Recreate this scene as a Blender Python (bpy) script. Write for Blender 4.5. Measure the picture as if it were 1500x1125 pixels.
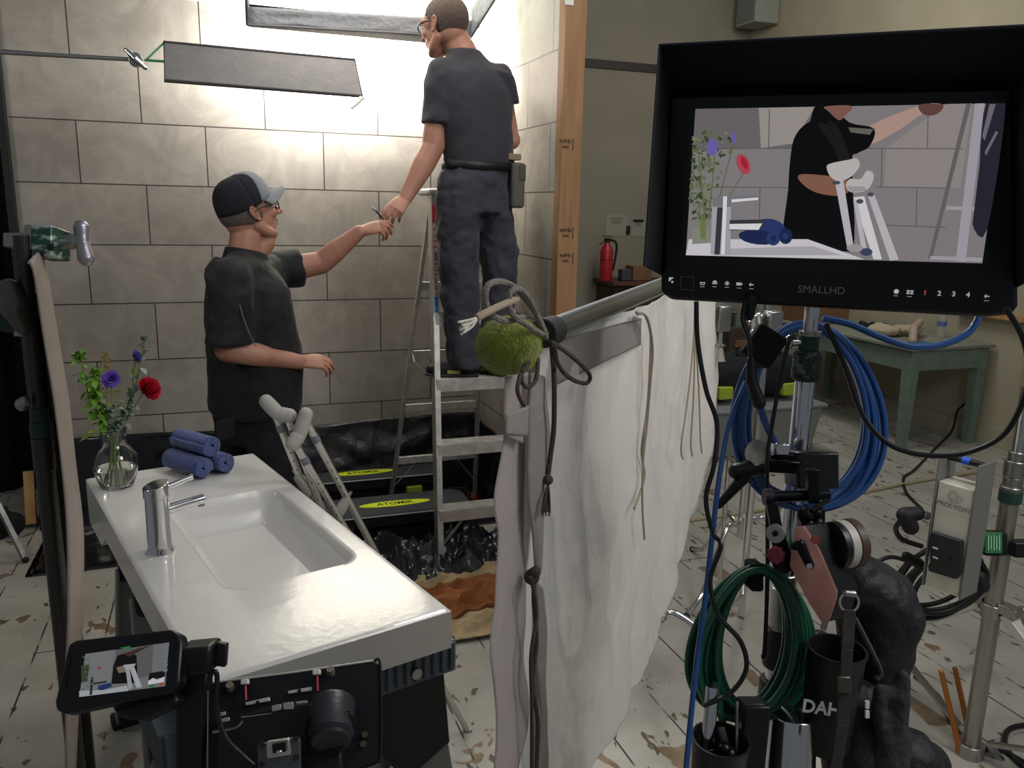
import bpy, bmesh, math, random
from mathutils import Vector as V, Matrix, noise
for o in list(bpy.data.objects): bpy.data.objects.remove(o)
C = bpy.context.scene.collection
SC = bpy.context.scene
random.seed(7)
# ---------------------------------------------------------------- camera
F, CX, CY, EYE = 1190.0, 750.0, 562.5, V((0, 0, 1.70))
YAW, PITCH, ROLL = math.radians(20), math.atan(258 / 1190), math.atan(.0215)
_f = V((math.sin(YAW) * math.cos(PITCH), math.cos(YAW) * math.cos(PITCH), -math.sin(PITCH)))
_r0 = V((math.cos(YAW), -math.sin(YAW), 0)); _u0 = _r0.cross(_f)
_r = _r0 * math.cos(ROLL) + _u0 * math.sin(ROLL); _u = -_r0 * math.sin(ROLL) + _u0 * math.cos(ROLL)
cd = bpy.data.cameras.new('camera'); cam = bpy.data.objects.new('camera', cd); C.objects.link(cam)
cd.sensor_width = 36; cd.lens = F / 1500 * 36; cd.clip_start = .02; cd.clip_end = 60
cam.matrix_world = Matrix(((_r.x, _u.x, -_f.x, EYE.x), (_r.y, _u.y, -_f.y, EYE.y), (_r.z, _u.z, -_f.z, EYE.z), (0, 0, 0, 1)))
SC.camera = cam
# ---------------------------------------------------------------- world, view, lights
SC.view_settings.view_transform = 'Standard'; SC.view_settings.look = 'None'
SC.view_settings.gamma = 1; SC.view_settings.use_curve_mapping = False
SC.view_settings.exposure = 0.0
W = bpy.data.worlds.new('world'); SC.world = W; W.use_nodes = True
W.node_tree.nodes['Background'].inputs[0].default_value = (.86, .93, 1, 1)
W.node_tree.nodes['Background'].inputs[1].default_value = .13
def light(name, loc, to, power, sx, sy=None, col=(1, 1, 1), kind='AREA', spread=None, spot=None, blend=.3):
    d = bpy.data.lights.new(name, kind); d.energy = power; d.color = col
    if kind == 'AREA':
        d.shape = 'RECTANGLE'; d.size = sx; d.size_y = sy or sx
        if spread: d.spread = math.radians(spread)
    else:
        d.shadow_soft_size = sx
    if kind == 'SPOT': d.spot_size = math.radians(spot); d.spot_blend = blend
    o = bpy.data.objects.new(name, d); C.objects.link(o); o.location = loc
    o.rotation_euler = (V(to) - V(loc)).to_track_quat('-Z', 'Y').to_euler()
    return o
light('softbox_lamp', (.80, 4.20, 2.60), (.92, 4.72, 2.42), 125, .70, .03, (1, .97, .92))
light('set_key', (1.2, 2.3, 3.3), (.3, 3.9, .9), 14, .7, .7, (1, .97, .93))
light('far_wall_fill', (3.6, 4.6, 3.9), (4.4, 6.6, 1.6), 42, 1.2, 1.2, (1, .97, .88))  # unseen fill added to brighten the far and right walls
light('muslin_front_fill', (2.0, .1, 3.0), (1.1, 1.8, 1.0), 26, .8, .8, (1, .98, .95))  # unseen fill added to lift the muslin's near face and the right floor
light('room_fill', (2.5, -1.0, 3.6), (2.2, 3, 0), 24, 3, 2, (.95, .97, 1))
light('left_kicker', (-1.6, 2.6, 2.4), (-.2, 4.7, 1.7), 7, .25, .25, (1, .93, .82))
light('muslin_back_lamp', (1.25, 2.85, 2.95), (1.02, 1.70, 1.28), 120, .25, col=(1, .98, .97), kind='SPOT', spot=54, blend=.7)
# ---------------------------------------------------------------- helpers
def ray(x, y): return _f + _r * ((x - CX) / F) - _u * ((y - CY) / F)
def PX(x, y, X): v = ray(x, y); return EYE + v * (X / v.x)
def PY(x, y, Y): v = ray(x, y); return EYE + v * (Y / v.y)
def PZ(x, y, Z): v = ray(x, y); return EYE + v * ((Z - EYE.z) / v.z)
def PD(x, y, d): return EYE + ray(x, y) * d
def PL(x, y, o, n): v = ray(x, y); return EYE + v * ((V(o) - EYE).dot(n) / v.dot(n))
def lin(h):
    if isinstance(h, str):
        h = [int(h[i:i + 2], 16) / 255 for i in (0, 2, 4)]
        return tuple(c / 12.92 if c <= .04045 else ((c + .055) / 1.055) ** 2.4 for c in h) + (1,)
    return tuple(h) + (1,) if len(h) == 3 else tuple(h)
_mats = {}
def mat(name, col='808080', rough=.5, metal=0, var=None, vscale=8, bump=0, bscale=60, trans=0, emit=0, ior=1.45, coat=0, stretch=None, thr=None, sheen=0):
    if name in _mats: return _mats[name]
    m = bpy.data.materials.new(name); m.use_nodes = True; nt = m.node_tree; b = nt.nodes['Principled BSDF']
    b.inputs['Base Color'].default_value = lin(col); b.inputs['Roughness'].default_value = rough
    b.inputs['Metallic'].default_value = metal; b.inputs['IOR'].default_value = ior
    b.inputs['Transmission Weight'].default_value = trans; b.inputs['Coat Weight'].default_value = coat
    if sheen: b.inputs['Sheen Weight'].default_value = sheen
    if emit: b.inputs['Emission Color'].default_value = lin(col); b.inputs['Emission Strength'].default_value = emit
    def co(scale):
        t = nt.nodes.new('ShaderNodeTexCoord'); mp = nt.nodes.new('ShaderNodeMapping')
        nt.links.new(t.outputs['Object'], mp.inputs[0])
        if stretch: mp.inputs['Scale'].default_value = stretch
        n = nt.nodes.new('ShaderNodeTexNoise'); n.inputs['Scale'].default_value = scale; n.inputs['Detail'].default_value = 6
        nt.links.new(mp.outputs[0], n.inputs['Vector']); return n
    if var:
        n = co(vscale); r = nt.nodes.new('ShaderNodeValToRGB')
        a, c = thr or (.35, .68)
        r.color_ramp.elements[0].position = a; r.color_ramp.elements[1].position = c
        r.color_ramp.elements[0].color = lin(col); r.color_ramp.elements[1].color = lin(var)
        nt.links.new(n.outputs['Fac'], r.inputs[0]); nt.links.new(r.outputs[0], b.inputs['Base Color'])
    if bump:
        n = co(bscale); k = nt.nodes.new('ShaderNodeBump'); k.inputs['Strength'].default_value = bump; k.inputs['Distance'].default_value = .02
        nt.links.new(n.outputs['Fac'], k.inputs['Height']); nt.links.new(k.outputs[0], b.inputs['Normal'])
    _mats[name] = m; return m
def cr(pts, n=8, closed=False):
    pts = [V(p) for p in pts]; out = []; N = len(pts)
    if N < 3: return pts
    for i in range(N if closed else N - 1):
        if closed: p0, p1, p2, p3 = pts[i - 1], pts[i], pts[(i + 1) % N], pts[(i + 2) % N]
        else: p0, p1, p2, p3 = pts[max(i - 1, 0)], pts[i], pts[i + 1], pts[min(i + 2, N - 1)]
        for k in range(n):
            t = k / n
            out.append(.5 * ((2 * p1) + (p2 - p0) * t + (2 * p0 - 5 * p1 + 4 * p2 - p3) * t * t + (3 * p1 - p0 - 3 * p2 + p3) * t ** 3))
    if not closed: out.append(pts[-1])
    return out
def perp(d):
    d = V(d).normalized(); a = V((0, 0, 1)) if abs(d.z) < .9 else V((1, 0, 0))
    x = d.cross(a).normalized(); return x, d.cross(x).normalized()
OFF = {}
class G:
    def __init__(s): s.b = bmesh.new(); s.mi = 0
    def face(s, vs):
        try: f = s.b.faces.new(vs); f.material_index = s.mi; return f
        except ValueError: return None
    def box(s, c, hx, hy, hz):
        c = V(c)
        if not hasattr(hx, '__len__'): hx, hy, hz = (hx, 0, 0), (0, hy, 0), (0, 0, hz)
        hx, hy, hz = V(hx), V(hy), V(hz)
        v = [s.b.verts.new(c + hx * i + hy * j + hz * k) for i in (-1, 1) for j in (-1, 1) for k in (-1, 1)]
        for q in ((0, 1, 3, 2), (4, 6, 7, 5), (0, 4, 5, 1), (2, 3, 7, 6), (0, 2, 6, 4), (1, 5, 7, 3)): s.face([v[i] for i in q])
        return s
    def bar(s, a, b, w, t, ref=(0, 0, 1)):
        a, b = V(a), V(b); d = (b - a); x = d.cross(V(ref)).normalized(); y = x.cross(d.normalized())
        return s.box((a + b) / 2, x * w / 2, y * t / 2, d / 2)
    def rings(s, rs, closed=False, caps=True):
        vs = [[s.b.verts.new(p) for p in r] for r in rs]; n = len(vs[0])
        for i in range(len(vs) if closed else len(vs) - 1):
            A, B = vs[i], vs[(i + 1) % len(vs)]
            for k in range(n): s.face((A[k], A[(k + 1) % n], B[(k + 1) % n], B[k]))
        if caps and not closed: s.face(vs[0][::-1]); s.face(vs[-1])
        return s
    def cyl(s, a, b, r1, r2=None, n=20):
        a, b = V(a), V(b); r2 = r1 if r2 is None else r2; x, y = perp(b - a)
        R = lambda c, r: [c + x * math.cos(2 * math.pi * k / n) * r + y * math.sin(2 * math.pi * k / n) * r for k in range(n)]
        return s.rings([R(a, max(r1, 1e-5)), R(b, max(r2, 1e-5))])
    def tube(s, pts, r, n=8, k=8, closed=False, sm=True):
        p = cr(pts, k, closed) if sm else [V(q) for q in pts]
        N = len(p); rs = []; x = None
        for i in range(N):
            d = (p[(i + 1) % N] - p[i - 1]) if closed else (p[min(i + 1, N - 1)] - p[max(i - 1, 0)])
            if d.length < 1e-9: d = V((0, 0, 1))
            d.normalize()
            if x is None: x, y = perp(d)
            else:
                x = x - d * x.dot(d)
                if x.length < 1e-6: x = perp(d)[0]
                x.normalize(); y = d.cross(x)
            rr = r(i / (N - 1)) if callable(r) else r
            rs.append([p[i] + (x * math.cos(2 * math.pi * j / n) + y * math.sin(2 * math.pi * j / n)) * rr for j in range(n)])
        return s.rings(rs, closed)
    def lathe(s, prof, base, axis=(0, 0, 1), n=32, caps=True):
        base, ax = V(base), V(axis).normalized(); x, y = perp(ax)
        return s.rings([[base + ax * z + (x * math.cos(2 * math.pi * k / n) + y * math.sin(2 * math.pi * k / n)) * max(r, 1e-5) for k in range(n)] for r, z in prof], caps=caps)
    def sph(s, c, r, ax=None, n=18, m=12):
        c = V(c); r = (r, r, r) if not hasattr(r, '__len__') else r
        ax = ax or (V((1, 0, 0)), V((0, 1, 0)), V((0, 0, 1))); rs = []
        for i in range(m + 1):
            t = math.pi * i / m; t = min(max(t, .02), math.pi - .02)
            rs.append([c + ax[0] * r[0] * math.sin(t) * math.cos(2 * math.pi * k / n) + ax[1] * r[1] * math.sin(t) * math.sin(2 * math.pi * k / n) - ax[2] * r[2] * math.cos(t) for k in range(n)])
        return s.rings(rs)
    def prism(s, poly, vec):
        vec = V(vec); a = [s.b.verts.new(V(p) - vec / 2) for p in poly]; b = [s.b.verts.new(V(p) + vec / 2) for p in poly]; n = len(a)
        s.face(a[::-1]); s.face(b)
        for i in range(n): s.face((a[i], a[(i + 1) % n], b[(i + 1) % n], b[i]))
        return s
    def limb(s, pts, rad, n=16):
        pts = [V(p) for p in pts]
        for p, r in zip(pts, rad): s.sph(p, r, n=n, m=10)
        for i in range(len(pts) - 1): s.cyl(pts[i], pts[i + 1], rad[i], rad[i + 1], n)
        return s
    def loft(s, secs, n=24, k=5):
        # secs: (center, side vector, depth vector); smoothed along the length
        P = [cr([q[i] for q in secs], k) for i in range(3)]
        return s.rings([[c + a * math.cos(2 * math.pi * j / n) + b * math.sin(2 * math.pi * j / n) for j in range(n)] for c, a, b in zip(*P)])
    def grid(s, fn, nu, nv, closed=False):
        vs = [[s.b.verts.new(fn(i / nu, j / nv)) for j in range(nv + 1)] for i in range(nu + 1)]
        for i in range(nu):
            for j in range(nv): s.face((vs[i][j], vs[i + 1][j], vs[i + 1][j + 1], vs[i][j + 1]))
        return s
    def obj(s, name, m, parent=None, bevel=0, smooth=40, label=None, cat=None, group=None, kind=None, solid=0, seg=2, sub=0, origin=None):
        bmesh.ops.recalc_face_normals(s.b, faces=s.b.faces)
        me = bpy.data.meshes.new(name); s.b.normal_update(); s.b.to_mesh(me); s.b.free()
        o = bpy.data.objects.new(name, me); C.objects.link(o)
        for q in (m if isinstance(m, (list, tuple)) else [m]): me.materials.append(q)
        if parent is not None: off = OFF[parent.name]
        elif origin is not None: off = V(origin)
        else:
            xs = [v.co for v in me.vertices]
            off = V(((min(v.x for v in xs) + max(v.x for v in xs)) / 2, (min(v.y for v in xs) + max(v.y for v in xs)) / 2, min(v.z for v in xs)))
        me.transform(Matrix.Translation(-off)); OFF[o.name] = off
        if parent is not None: o.parent = parent
        else: o.location = off
        if smooth:
            me.polygons.foreach_set('use_smooth', [True] * len(me.polygons)); me.set_sharp_from_angle(angle=math.radians(smooth))
        if solid: k = o.modifiers.new('s', 'SOLIDIFY'); k.thickness = solid; k.offset = 0
        if bevel: k = o.modifiers.new('b', 'BEVEL'); k.width = bevel; k.segments = seg; k.limit_method = 'ANGLE'; k.angle_limit = math.radians(35)
        if sub: k = o.modifiers.new('u', 'SUBSURF'); k.levels = sub; k.render_levels = sub
        return tag(o, label, cat, group, kind)
def tag(o, label=None, cat=None, group=None, kind=None):
    if label: o['label'] = label
    if cat: o['category'] = cat
    if group: o['group'] = group
    if kind: o['kind'] = kind
    return o
def T(name, label, cat, loc, group=None):
    o = bpy.data.objects.new(name, None); C.objects.link(o); o.location = V(loc); o.empty_display_size = .05
    OFF[o.name] = V(loc); return tag(o, label, cat, group)
def dup(root, M=None, label=None, group=None):
    r = root.copy(); C.objects.link(r); OFF[r.name] = OFF.get(root.name, V())
    if M is not None: r.matrix_world = M
    if label: r['label'] = label
    if group: r['group'] = group
    for ch in root.children:
        c = ch.copy(); C.objects.link(c); c.parent = r
        for g in ch.children:
            d = g.copy(); C.objects.link(d); d.parent = c
    return r
def text(s, size, o, ax, ay, m, name, parent, align='CENTER', depth=.0004, bold=0):
    cu = bpy.data.curves.new(name, 'FONT'); cu.body = s; cu.size = size; cu.align_x = align; cu.align_y = 'CENTER'; cu.extrude = depth; cu.offset = bold; cu.resolution_u = 3
    t = bpy.data.objects.new(name, cu); C.objects.link(t)
    me = bpy.data.meshes.new_from_object(t.evaluated_get(bpy.context.evaluated_depsgraph_get()))
    bpy.data.objects.remove(t)
    ax = V(ax).normalized(); ay = V(ay); ay = (ay - ax * ay.dot(ax)).normalized(); az = ax.cross(ay); o = V(o)
    me.transform(Matrix(((ax.x, ay.x, az.x, o.x), (ax.y, ay.y, az.y, o.y), (ax.z, ay.z, az.z, o.z), (0, 0, 0, 1))))
    me.transform(Matrix.Translation(-OFF[parent.name])); me.materials.clear(); me.materials.append(m)
    ob = bpy.data.objects.new(name, me); C.objects.link(ob); ob.parent = parent; OFF[ob.name] = OFF[parent.name]; return ob
# common materials
CHROME = mat('chrome', 'd8d8da', .12, 1); STEEL = mat('brushed_steel', 'a8a7a4', .32, 1, bump=.05, bscale=90)
ALU = mat('aluminium', 'cfcdc7', .5, .85, var='b3b1ab', vscale=25); BLK = mat('black_plastic', '0e0f12', .42)
BLKM = mat('black_metal', '14151a', .33, .6); RUB = mat('black_rubber', '111114', .65); DGREY = mat('dark_grey_plastic', '34373b', .5)
WHT = mat('white_paint', 'dad8d2', .45); GREEN = mat('green_paint', '1d4034', .5); WOOD = mat('pine_wood', 'c99d6b', .6, var='a87a48', vscale=14, stretch=(1, 1, .15))
# ---------------------------------------------------------------- the setting
DW, XS, XR, YF = 4.72, 1.465, 5.50, 7.88
def tile_mat(name, side):
    m = bpy.data.materials.new(name); m.use_nodes = True; nt = m.node_tree; b = nt.nodes['Principled BSDF']; N = nt.nodes.new; L = nt.links.new
    g = N('ShaderNodeNewGeometry'); sp = N('ShaderNodeSeparateXYZ'); L(g.outputs['Position'], sp.inputs[0]); cb = N('ShaderNodeCombineXYZ')
    ad = N('ShaderNodeMath'); ad.operation = 'ADD'; L(sp.outputs[1 if side else 0], ad.inputs[0]); ad.inputs[1].default_value = (.35 if side else -(-.02 + .3025 - 10 * .605))
    az = N('ShaderNodeMath'); az.operation = 'ADD'; L(sp.outputs[2], az.inputs[0]); az.inputs[1].default_value = -1.775 + 3.06
    L(ad.outputs[0], cb.inputs[0]); L(az.outputs[0], cb.inputs[1])
    br = N('ShaderNodeTexBrick'); br.inputs['Scale'].default_value = 1; br.inputs['Mortar Size'].default_value = .0032; br.inputs['Brick Width'].default_value = .605; br.inputs['Row Height'].default_value = .306
    br.inputs['Mortar Smooth'].default_value = .1; br.inputs['Bias'].default_value = 0; br.offset = .5
    br.inputs['Color1'].default_value = lin('a9a39a'); br.inputs['Color2'].default_value = lin('9e988f'); br.inputs['Mortar'].default_value = lin('37302c')
    L(cb.outputs[0], br.inputs['Vector'])
    n = N('ShaderNodeTexNoise'); n.inputs['Scale'].default_value = 5; n.inputs['Detail'].default_value = 9; n.inputs['Roughness'].default_value = .62; n.inputs['Distortion'].default_value = 1.1; L(g.outputs['Position'], n.inputs['Vector'])
    rp = N('ShaderNodeValToRGB'); rp.color_ramp.elements[0].position = .3; rp.color_ramp.elements[1].position = .72
    rp.color_ramp.elements[0].color = (.72, .71, .70, 1); rp.color_ramp.elements[1].color = (1.12, 1.11, 1.09, 1); L(n.outputs['Fac'], rp.inputs[0])
    mx = N('ShaderNodeMix'); mx.data_type = 'RGBA'; mx.blend_type = 'MULTIPLY'; mx.inputs['Factor'].default_value = 1
    L(br.outputs['Color'], mx.inputs['A']); L(rp.outputs[0], mx.inputs['B']); L(mx.outputs['Result'], b.inputs['Base Color'])
    b.inputs['Roughness'].default_value = .55
    bp = N('ShaderNodeBump'); bp.inputs['Strength'].default_value = .25; bp.inputs['Distance'].default_value = .004; bp.invert = True; L(br.outputs['Fac'], bp.inputs['Height']); L(bp.outputs[0], b.inputs['Normal'])
    return m
TM, TS = tile_mat('stone_tile', False), tile_mat('stone_tile_side', True)
def S(g, name, m, label, **k): return g.obj(name, m, kind='structure', label=label, **k)
def floor_mat():
    m = bpy.data.materials.new('worn_painted_boards'); m.use_nodes = True; nt = m.node_tree; b = nt.nodes['Principled BSDF']; N = nt.nodes.new; L = nt.links.new
    g = N('ShaderNodeNewGeometry')
    def nz(s, d, st=(1, 1, 1), ds=0):
        mp = N('ShaderNodeMapping'); mp.inputs['Scale'].default_value = st; L(g.outputs['Position'], mp.inputs[0])
        n = N('ShaderNodeTexNoise'); n.inputs['Scale'].default_value = s; n.inputs['Detail'].default_value = d; n.inputs['Distortion'].default_value = ds; L(mp.outputs[0], n.inputs['Vector']); return n.outputs['Fac']
    def ramp(f, a, c, ca=(0, 0, 0, 1), cc=(1, 1, 1, 1)):
        r = N('ShaderNodeValToRGB'); r.color_ramp.elements[0].position = a; r.color_ramp.elements[1].position = c
        r.color_ramp.elements[0].color = ca; r.color_ramp.elements[1].color = cc; L(f, r.inputs[0]); return r.outputs[0]
    def mix(f, a, c):
        x = N('ShaderNodeMix'); x.data_type = 'RGBA'; L(f, x.inputs['Factor'])
        for q, s in ((a, 'A'), (c, 'B')):
            if isinstance(q, tuple): x.inputs[s].default_value = q
            else: L(q, x.inputs[s])
        return x.outputs['Result']
    base = ramp(nz(3, 5), .35, .7, lin('9c988e'), lin('b8b4aa'))
    chip = ramp(nz(4.2, 3, (1.25, .8, 1), .6), .64, .652)
    chip2 = ramp(nz(13, 3, (1.5, .7, 1), .4), .648, .662)
    seam = N('ShaderNodeTexBrick'); mp = N('ShaderNodeMapping'); mp.inputs['Rotation'].default_value = (0, 0, math.pi / 2); mp.inputs['Location'].default_value = (20.3, 20, 0); L(g.outputs['Position'], mp.inputs[0]); L(mp.outputs[0], seam.inputs['Vector'])
    seam.inputs['Scale'].default_value = 1; seam.inputs['Brick Width'].default_value = 3.1; seam.inputs['Row Height'].default_value = .235; seam.inputs['Mortar Size'].default_value = .0035
    sw = ramp(nz(6, 3), .42, .5)
    sm = N('ShaderNodeMath'); sm.operation = 'MULTIPLY'; L(seam.outputs['Fac'], sm.inputs[0]); L(sw, sm.inputs[1])
    wood = ramp(nz(20, 3), .3, .7, lin('6e5b45'), lin('8d7a60'))
    c = mix(chip, base, wood); c = mix(chip2, c, lin('59503f')); c = mix(sm.outputs[0], c, lin('332f28'))
    L(c, b.inputs['Base Color']); b.inputs['Roughness'].default_value = .5
    bp = N('ShaderNodeBump'); bp.inputs['Strength'].default_value = .2; bp.inputs['Distance'].default_value = .003; bp.invert = True; L(chip, bp.inputs['Height']); L(bp.outputs[0], b.inputs['Normal'])
    return m
S(G().box((1.9, 3.2, -.05), 4.2, 5.2, .05), 'floor', floor_mat(), 'worn white painted board floor with chipped patches')
PLAS = mat('olive_plaster', '8b8577', .8, var='827c6e', vscale=2); PLASR = mat('cream_plaster', 'b2aa93', .8, var='a8a089', vscale=2)
GB = mat('green_board', 'b4bdab', .8); DARKW = mat('charcoal_wall', '2c2d2c', .85, var='222326', vscale=3)
S(G().box((-.6 + 3.1, YF + .05, 2.1), 3.1, .05, 2.1), 'wall_back', PLAS, 'olive grey plaster wall at the far end of the room')
S(G().box((XR + .05, 4.3, 2.1), .05, 3.6, 2.1), 'wall_right', PLASR, 'cream plaster wall behind the green table')
S(G().box((-1.95, 5.6, 2.1), .05, 2.3, 2.1), 'wall_left', DARKW, 'dark charcoal wall left of the tiled set')
S(G().box((3.0, YF - .012, 3.133), 2.49, .012, .04), 'trim_1', mat('dark_trim', '3b3230', .6), 'dark brown rail across the far wall')
S(G().box((XR - .012, 4.3, .07), .012, 3.55, .07), 'baseboard_right', mat('cream_board', 'a9a48f', .6), 'cream baseboard along the right wall')
tz = 2.69
S(G().box(((-.915 + XS) / 2, DW + .05, (tz + .36) / 2), (XS + .915) / 2, .05, (tz - .36) / 2), 'wall_tiled', TM, 'large grey stone tile wall of the bathroom set')
S(G().box((XS + .05, (3.52 + DW) / 2 + .025, (tz + .36) / 2), .05, (DW - 3.52) / 2 + .025, (tz - .36) / 2), 'wall_tiled_return', TS, 'short grey stone tile wall returning at right of the set')
S(G().box(((-.96 + XS) / 2, DW + .056, 1.6 - .13), (XS + .955) / 2 + .006, .054, 1.6).box((XS + .06, 4.13, tz + .1), .045, .6, .09), 'trim_2', [GB], 'pale green board backing above the tiles')
S(G().box((-.935, DW - .002, 1.5), .015, .06, 1.2), 'trim_3', DARKW, 'dark edge strip at the left end of the tile wall')
# wooden stud at the end of the return wall
stud = T('wooden_stud', 'rough pine stud with pencil marks at the end of the tiled return wall', 'timber', (XS + .04, 3.47, 0))
G().box((XS + .045, 3.475, 1.5), .05, .035, 1.5).obj('post', mat('stud_pine', 'a07a56', .7, var='8a6746', vscale=10, stretch=(3, 3, .3)), stud, bevel=.003)
PEN = mat('pencil_mark', '4a2f28', .8)
for y in (210, 340, 377):
    a = PY(834, y, 3.438); g = G()
    for q in range(7): g.box(a + V((-.045 + q * .0085, 0, .009 + .002 * math.sin(q * 5))), .0026, .0008, .006 + .003 * math.sin(q * 9))
    for q in range(4): g.box(a + V((-.03 + q * .008, 0, -.016)), .0024, .0008, .005)
    g.box(a + V((.018, 0, -.004)), .0018, .0008, .026).obj('pencil_mark', PEN, stud, label='dark pencil scribble')
a = PY(834, 3, 3.438); G().box(a, .02, .0012, .012).obj('paper_tag', WHT, stud, label='small white printed tag')
tag(G().tube([PY(847, -60, 3.6), PY(848, 30, 3.6), PY(851, 88, 3.6)], .004).obj('hanging_cord', mat('pale_cord', 'cfc9a8', .7)), 'thin pale cord hanging beside the pine stud', 'cord')
# speaker box on right wall
bx = T('wall_speaker', 'grey box loudspeaker high on the cream wall', 'speaker', PX(1145, 33, XR))
c = PX(1130, 5, XR) + V((-.16, 0, .05)); G().box(c, .14, .17, .28).obj('cabinet', mat('grey_box', '8f9288', .6), bx, bevel=.01)
G().box(c + V((-.143, 0, 0)), .004, .15, .25).obj('grille', mat('grey_grille', '7c7f77', .8, bump=.4, bscale=400), bx)
# black plastic over the shower tray: structure of the set, draped
PLA = mat('black_poly_sheet', '0b0c10', .22, bump=.35, bscale=9, coat=.3)
def drape(u, v):
    x = -.94 + u * 2.40; z = .45 - .47 * v
    n = noise.noise(V((x * 4, z * 6, 3))) * .018 + noise.noise(V((x * 11, z * 13, 8))) * .007
    return V((x, DW - .045 - .10 * v * v + n - .03 * math.sin(v * 3), max(z + .012 * math.sin(u * 9), .004)))
def drape2(u, v):
    y = DW - .09 - u * 1.25; z = .45 - .47 * v
    n = noise.noise(V((y * 5, z * 6, 5))) * .018
    return V((XS - .03 - .06 * v * v + n, y, max(z, .004)))
tag(G().grid(drape, 110, 26).obj('plastic_sheet', PLA, solid=.002), 'shiny black plastic sheet draped along the bottom of the tile wall', 'plastic sheet')
tag(G().grid(drape2, 60, 26).obj('plastic_sheet', PLA, solid=.002), 'black plastic sheet hanging under the short return wall behind the ladder', 'plastic sheet')
def crump(u, v):
    x = .30 + u * 1.09; y = 3.40 + v * .40 - .12 * u
    rg_ = lambda a, b, s: max(0, 1 - abs(noise.noise(V((a, b, s)))) * 2.8)
    h = .10 * rg_(x * 4.2 + y * 2, y * 4.5 - x * 2, 1) ** 1.5 + .055 * rg_(x * 8 - y * 3, y * 9, 4) ** 2 + .05 * (.5 + noise.noise(V((x * 3, y * 3, 7)))) + .02 * rg_(x * 17, y * 15 + x * 6, 9) ** 2
    e = min(u, 1 - u, v, 1 - v) * 7
    return V((x + .02 * noise.noise(V((x * 20, y * 20, 9))), y, .006 + h * min(1, e) ** .6))
tag(G().grid(crump, 150, 80).obj('plastic_sheet', mat('crumpled_poly', '2a2b30', .24, coat=.8), solid=.002), 'crumpled black plastic heaped on the floor under the stepladder', 'plastic sheet')
tag(G().grid(lambda u, v: V((-.9 + u * 2.3, 3.98 + v * .62, .004 + .006 * abs(noise.noise(V((u * 14, v * 5, 2)))))), 70, 24).obj('plastic_sheet', PLA, solid=.002), 'flat black plastic sheet on the floor beneath the step platforms', 'plastic sheet')
# drop cloths
def ch_(x, y): return abs(noise.noise(V((x * 2.2, y * 11 + x * 2, 1)))) * .085 + abs(noise.noise(V((x * 7, y * 8, 6)))) * .03 + .030 * max(0, 1 - abs(noise.noise(V((x * 3 + y * 4, y * 13 - x * 5, 3)))) * 4) ** 1.5 + .014 * max(0, 1 - abs(noise.noise(V((x * 9 - y * 6, y * 18, 8)))) * 4)
def cloth(x0, x1, y0, y1, sk, lift, seed):
    def f(u, v):
        x = x0 + (x1 - x0) * u; y = y0 + (y1 - y0) * v + sk * u
        y += .03 * noise.noise(V((x * 4, v * 2, seed))); e = min(u, 1 - u, v, 1 - v)
        return V((x, y, .004 + ch_(x, y) * min(1, (min(1.62 - x, x - .3, y - 2.78, 3.5 - y)) * 7 if not lift else 9) + (lift if e > .01 else lift * .4)))
    return f
tag(G().grid(cloth(.30, 1.62, 2.80, 3.43, .06, 0, 1), 110, 80).obj('drop_cloth', mat('canvas_tan', 'b8a27e', .85, var='a08a66', vscale=6, bump=.2, bscale=200), solid=.003), 'tan canvas drop cloth rumpled on the floor at the ladder foot', 'drop cloth')
tag(G().grid(cloth(.48, 1.56, 2.94, 3.22, .10, .02, 21), 110, 60).obj('drop_cloth', mat('canvas_rust', '9a5f35', .85, var='84502b', vscale=6, bump=.2, bscale=200), solid=.003), 'rust brown drop cloth lying on top of the tan canvas', 'drop cloth')
# ---------------------------------------------------------------- washbasin on sawhorses
SB, SL, SW_, SZ = V((.08, 2.68, 0)), V((.263, -.965, 0)).normalized(), V((-.965, -.263, 0)).normalized(), .90
UP = V((0, 0, 1))
def SK(s, t, z=SZ): return SB + SL * s + SW_ * t + UP * z
CER = mat('white_ceramic', 'd9d7d3', .12, bump=.03, bscale=38)
sink = T('washbasin', 'white ceramic countertop washbasin resting on the plastic sawhorses', 'sink', SK(.63, .25, .79))
sl, sw = 1.262, .492
def sst(a): a = max(0, min(1, a)); return a * a * (3 - 2 * a)
def basin(s, t):
    cx, cy, hx, hy, rd = .655, .203, .292, .152, .055
    qx, qy = abs(s - cx) - hx + rd, abs(t - cy) - hy + rd
    d = -(math.hypot(max(qx, 0), max(qy, 0)) + min(max(qx, qy), 0) - rd)
    if d <= 0: return 0
    return .105 * sst(d / .10) ** .8 + .012 * sst(d / .012)
NS, NT = 160, 80
g = G(); rows = []
for i in range(NS + 1):
    row = []
    for j in range(NT + 1):
        s, t = sl * i / NS, sw * j / NT
        e = min(s, sl - s, t, sw - t); z = SZ - basin(s, t) - (.004 if e < 1e-6 else 0)
        row.append(g.b.verts.new(SK(s, t, z)))
    rows.append(row)
for i in range(NS):
    for j in range(NT): g.face((rows[i][j], rows[i + 1][j], rows[i + 1][j + 1], rows[i][j + 1]))
per = [rows[i][0] for i in range(NS + 1)] + [rows[NS][j] for j in range(1, NT + 1)] + [rows[i][NT] for i in range(NS - 1, -1, -1)] + [rows[0][j] for j in range(NT - 1, 0, -1)]
def apron(v):
    q = v.co - SB; s, t = q.dot(SL), q.dot(SW_)
    return .085 + (.05 * sst((.30 - s) / .1) if t > .2 else 0)
low = [g.b.verts.new(V((v.co.x, v.co.y, SZ - apron(v)))) for v in per]; n = len(per)
for i in range(n): g.face((per[i], low[i], low[(i + 1) % n], per[(i + 1) % n]))
inn = []
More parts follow.
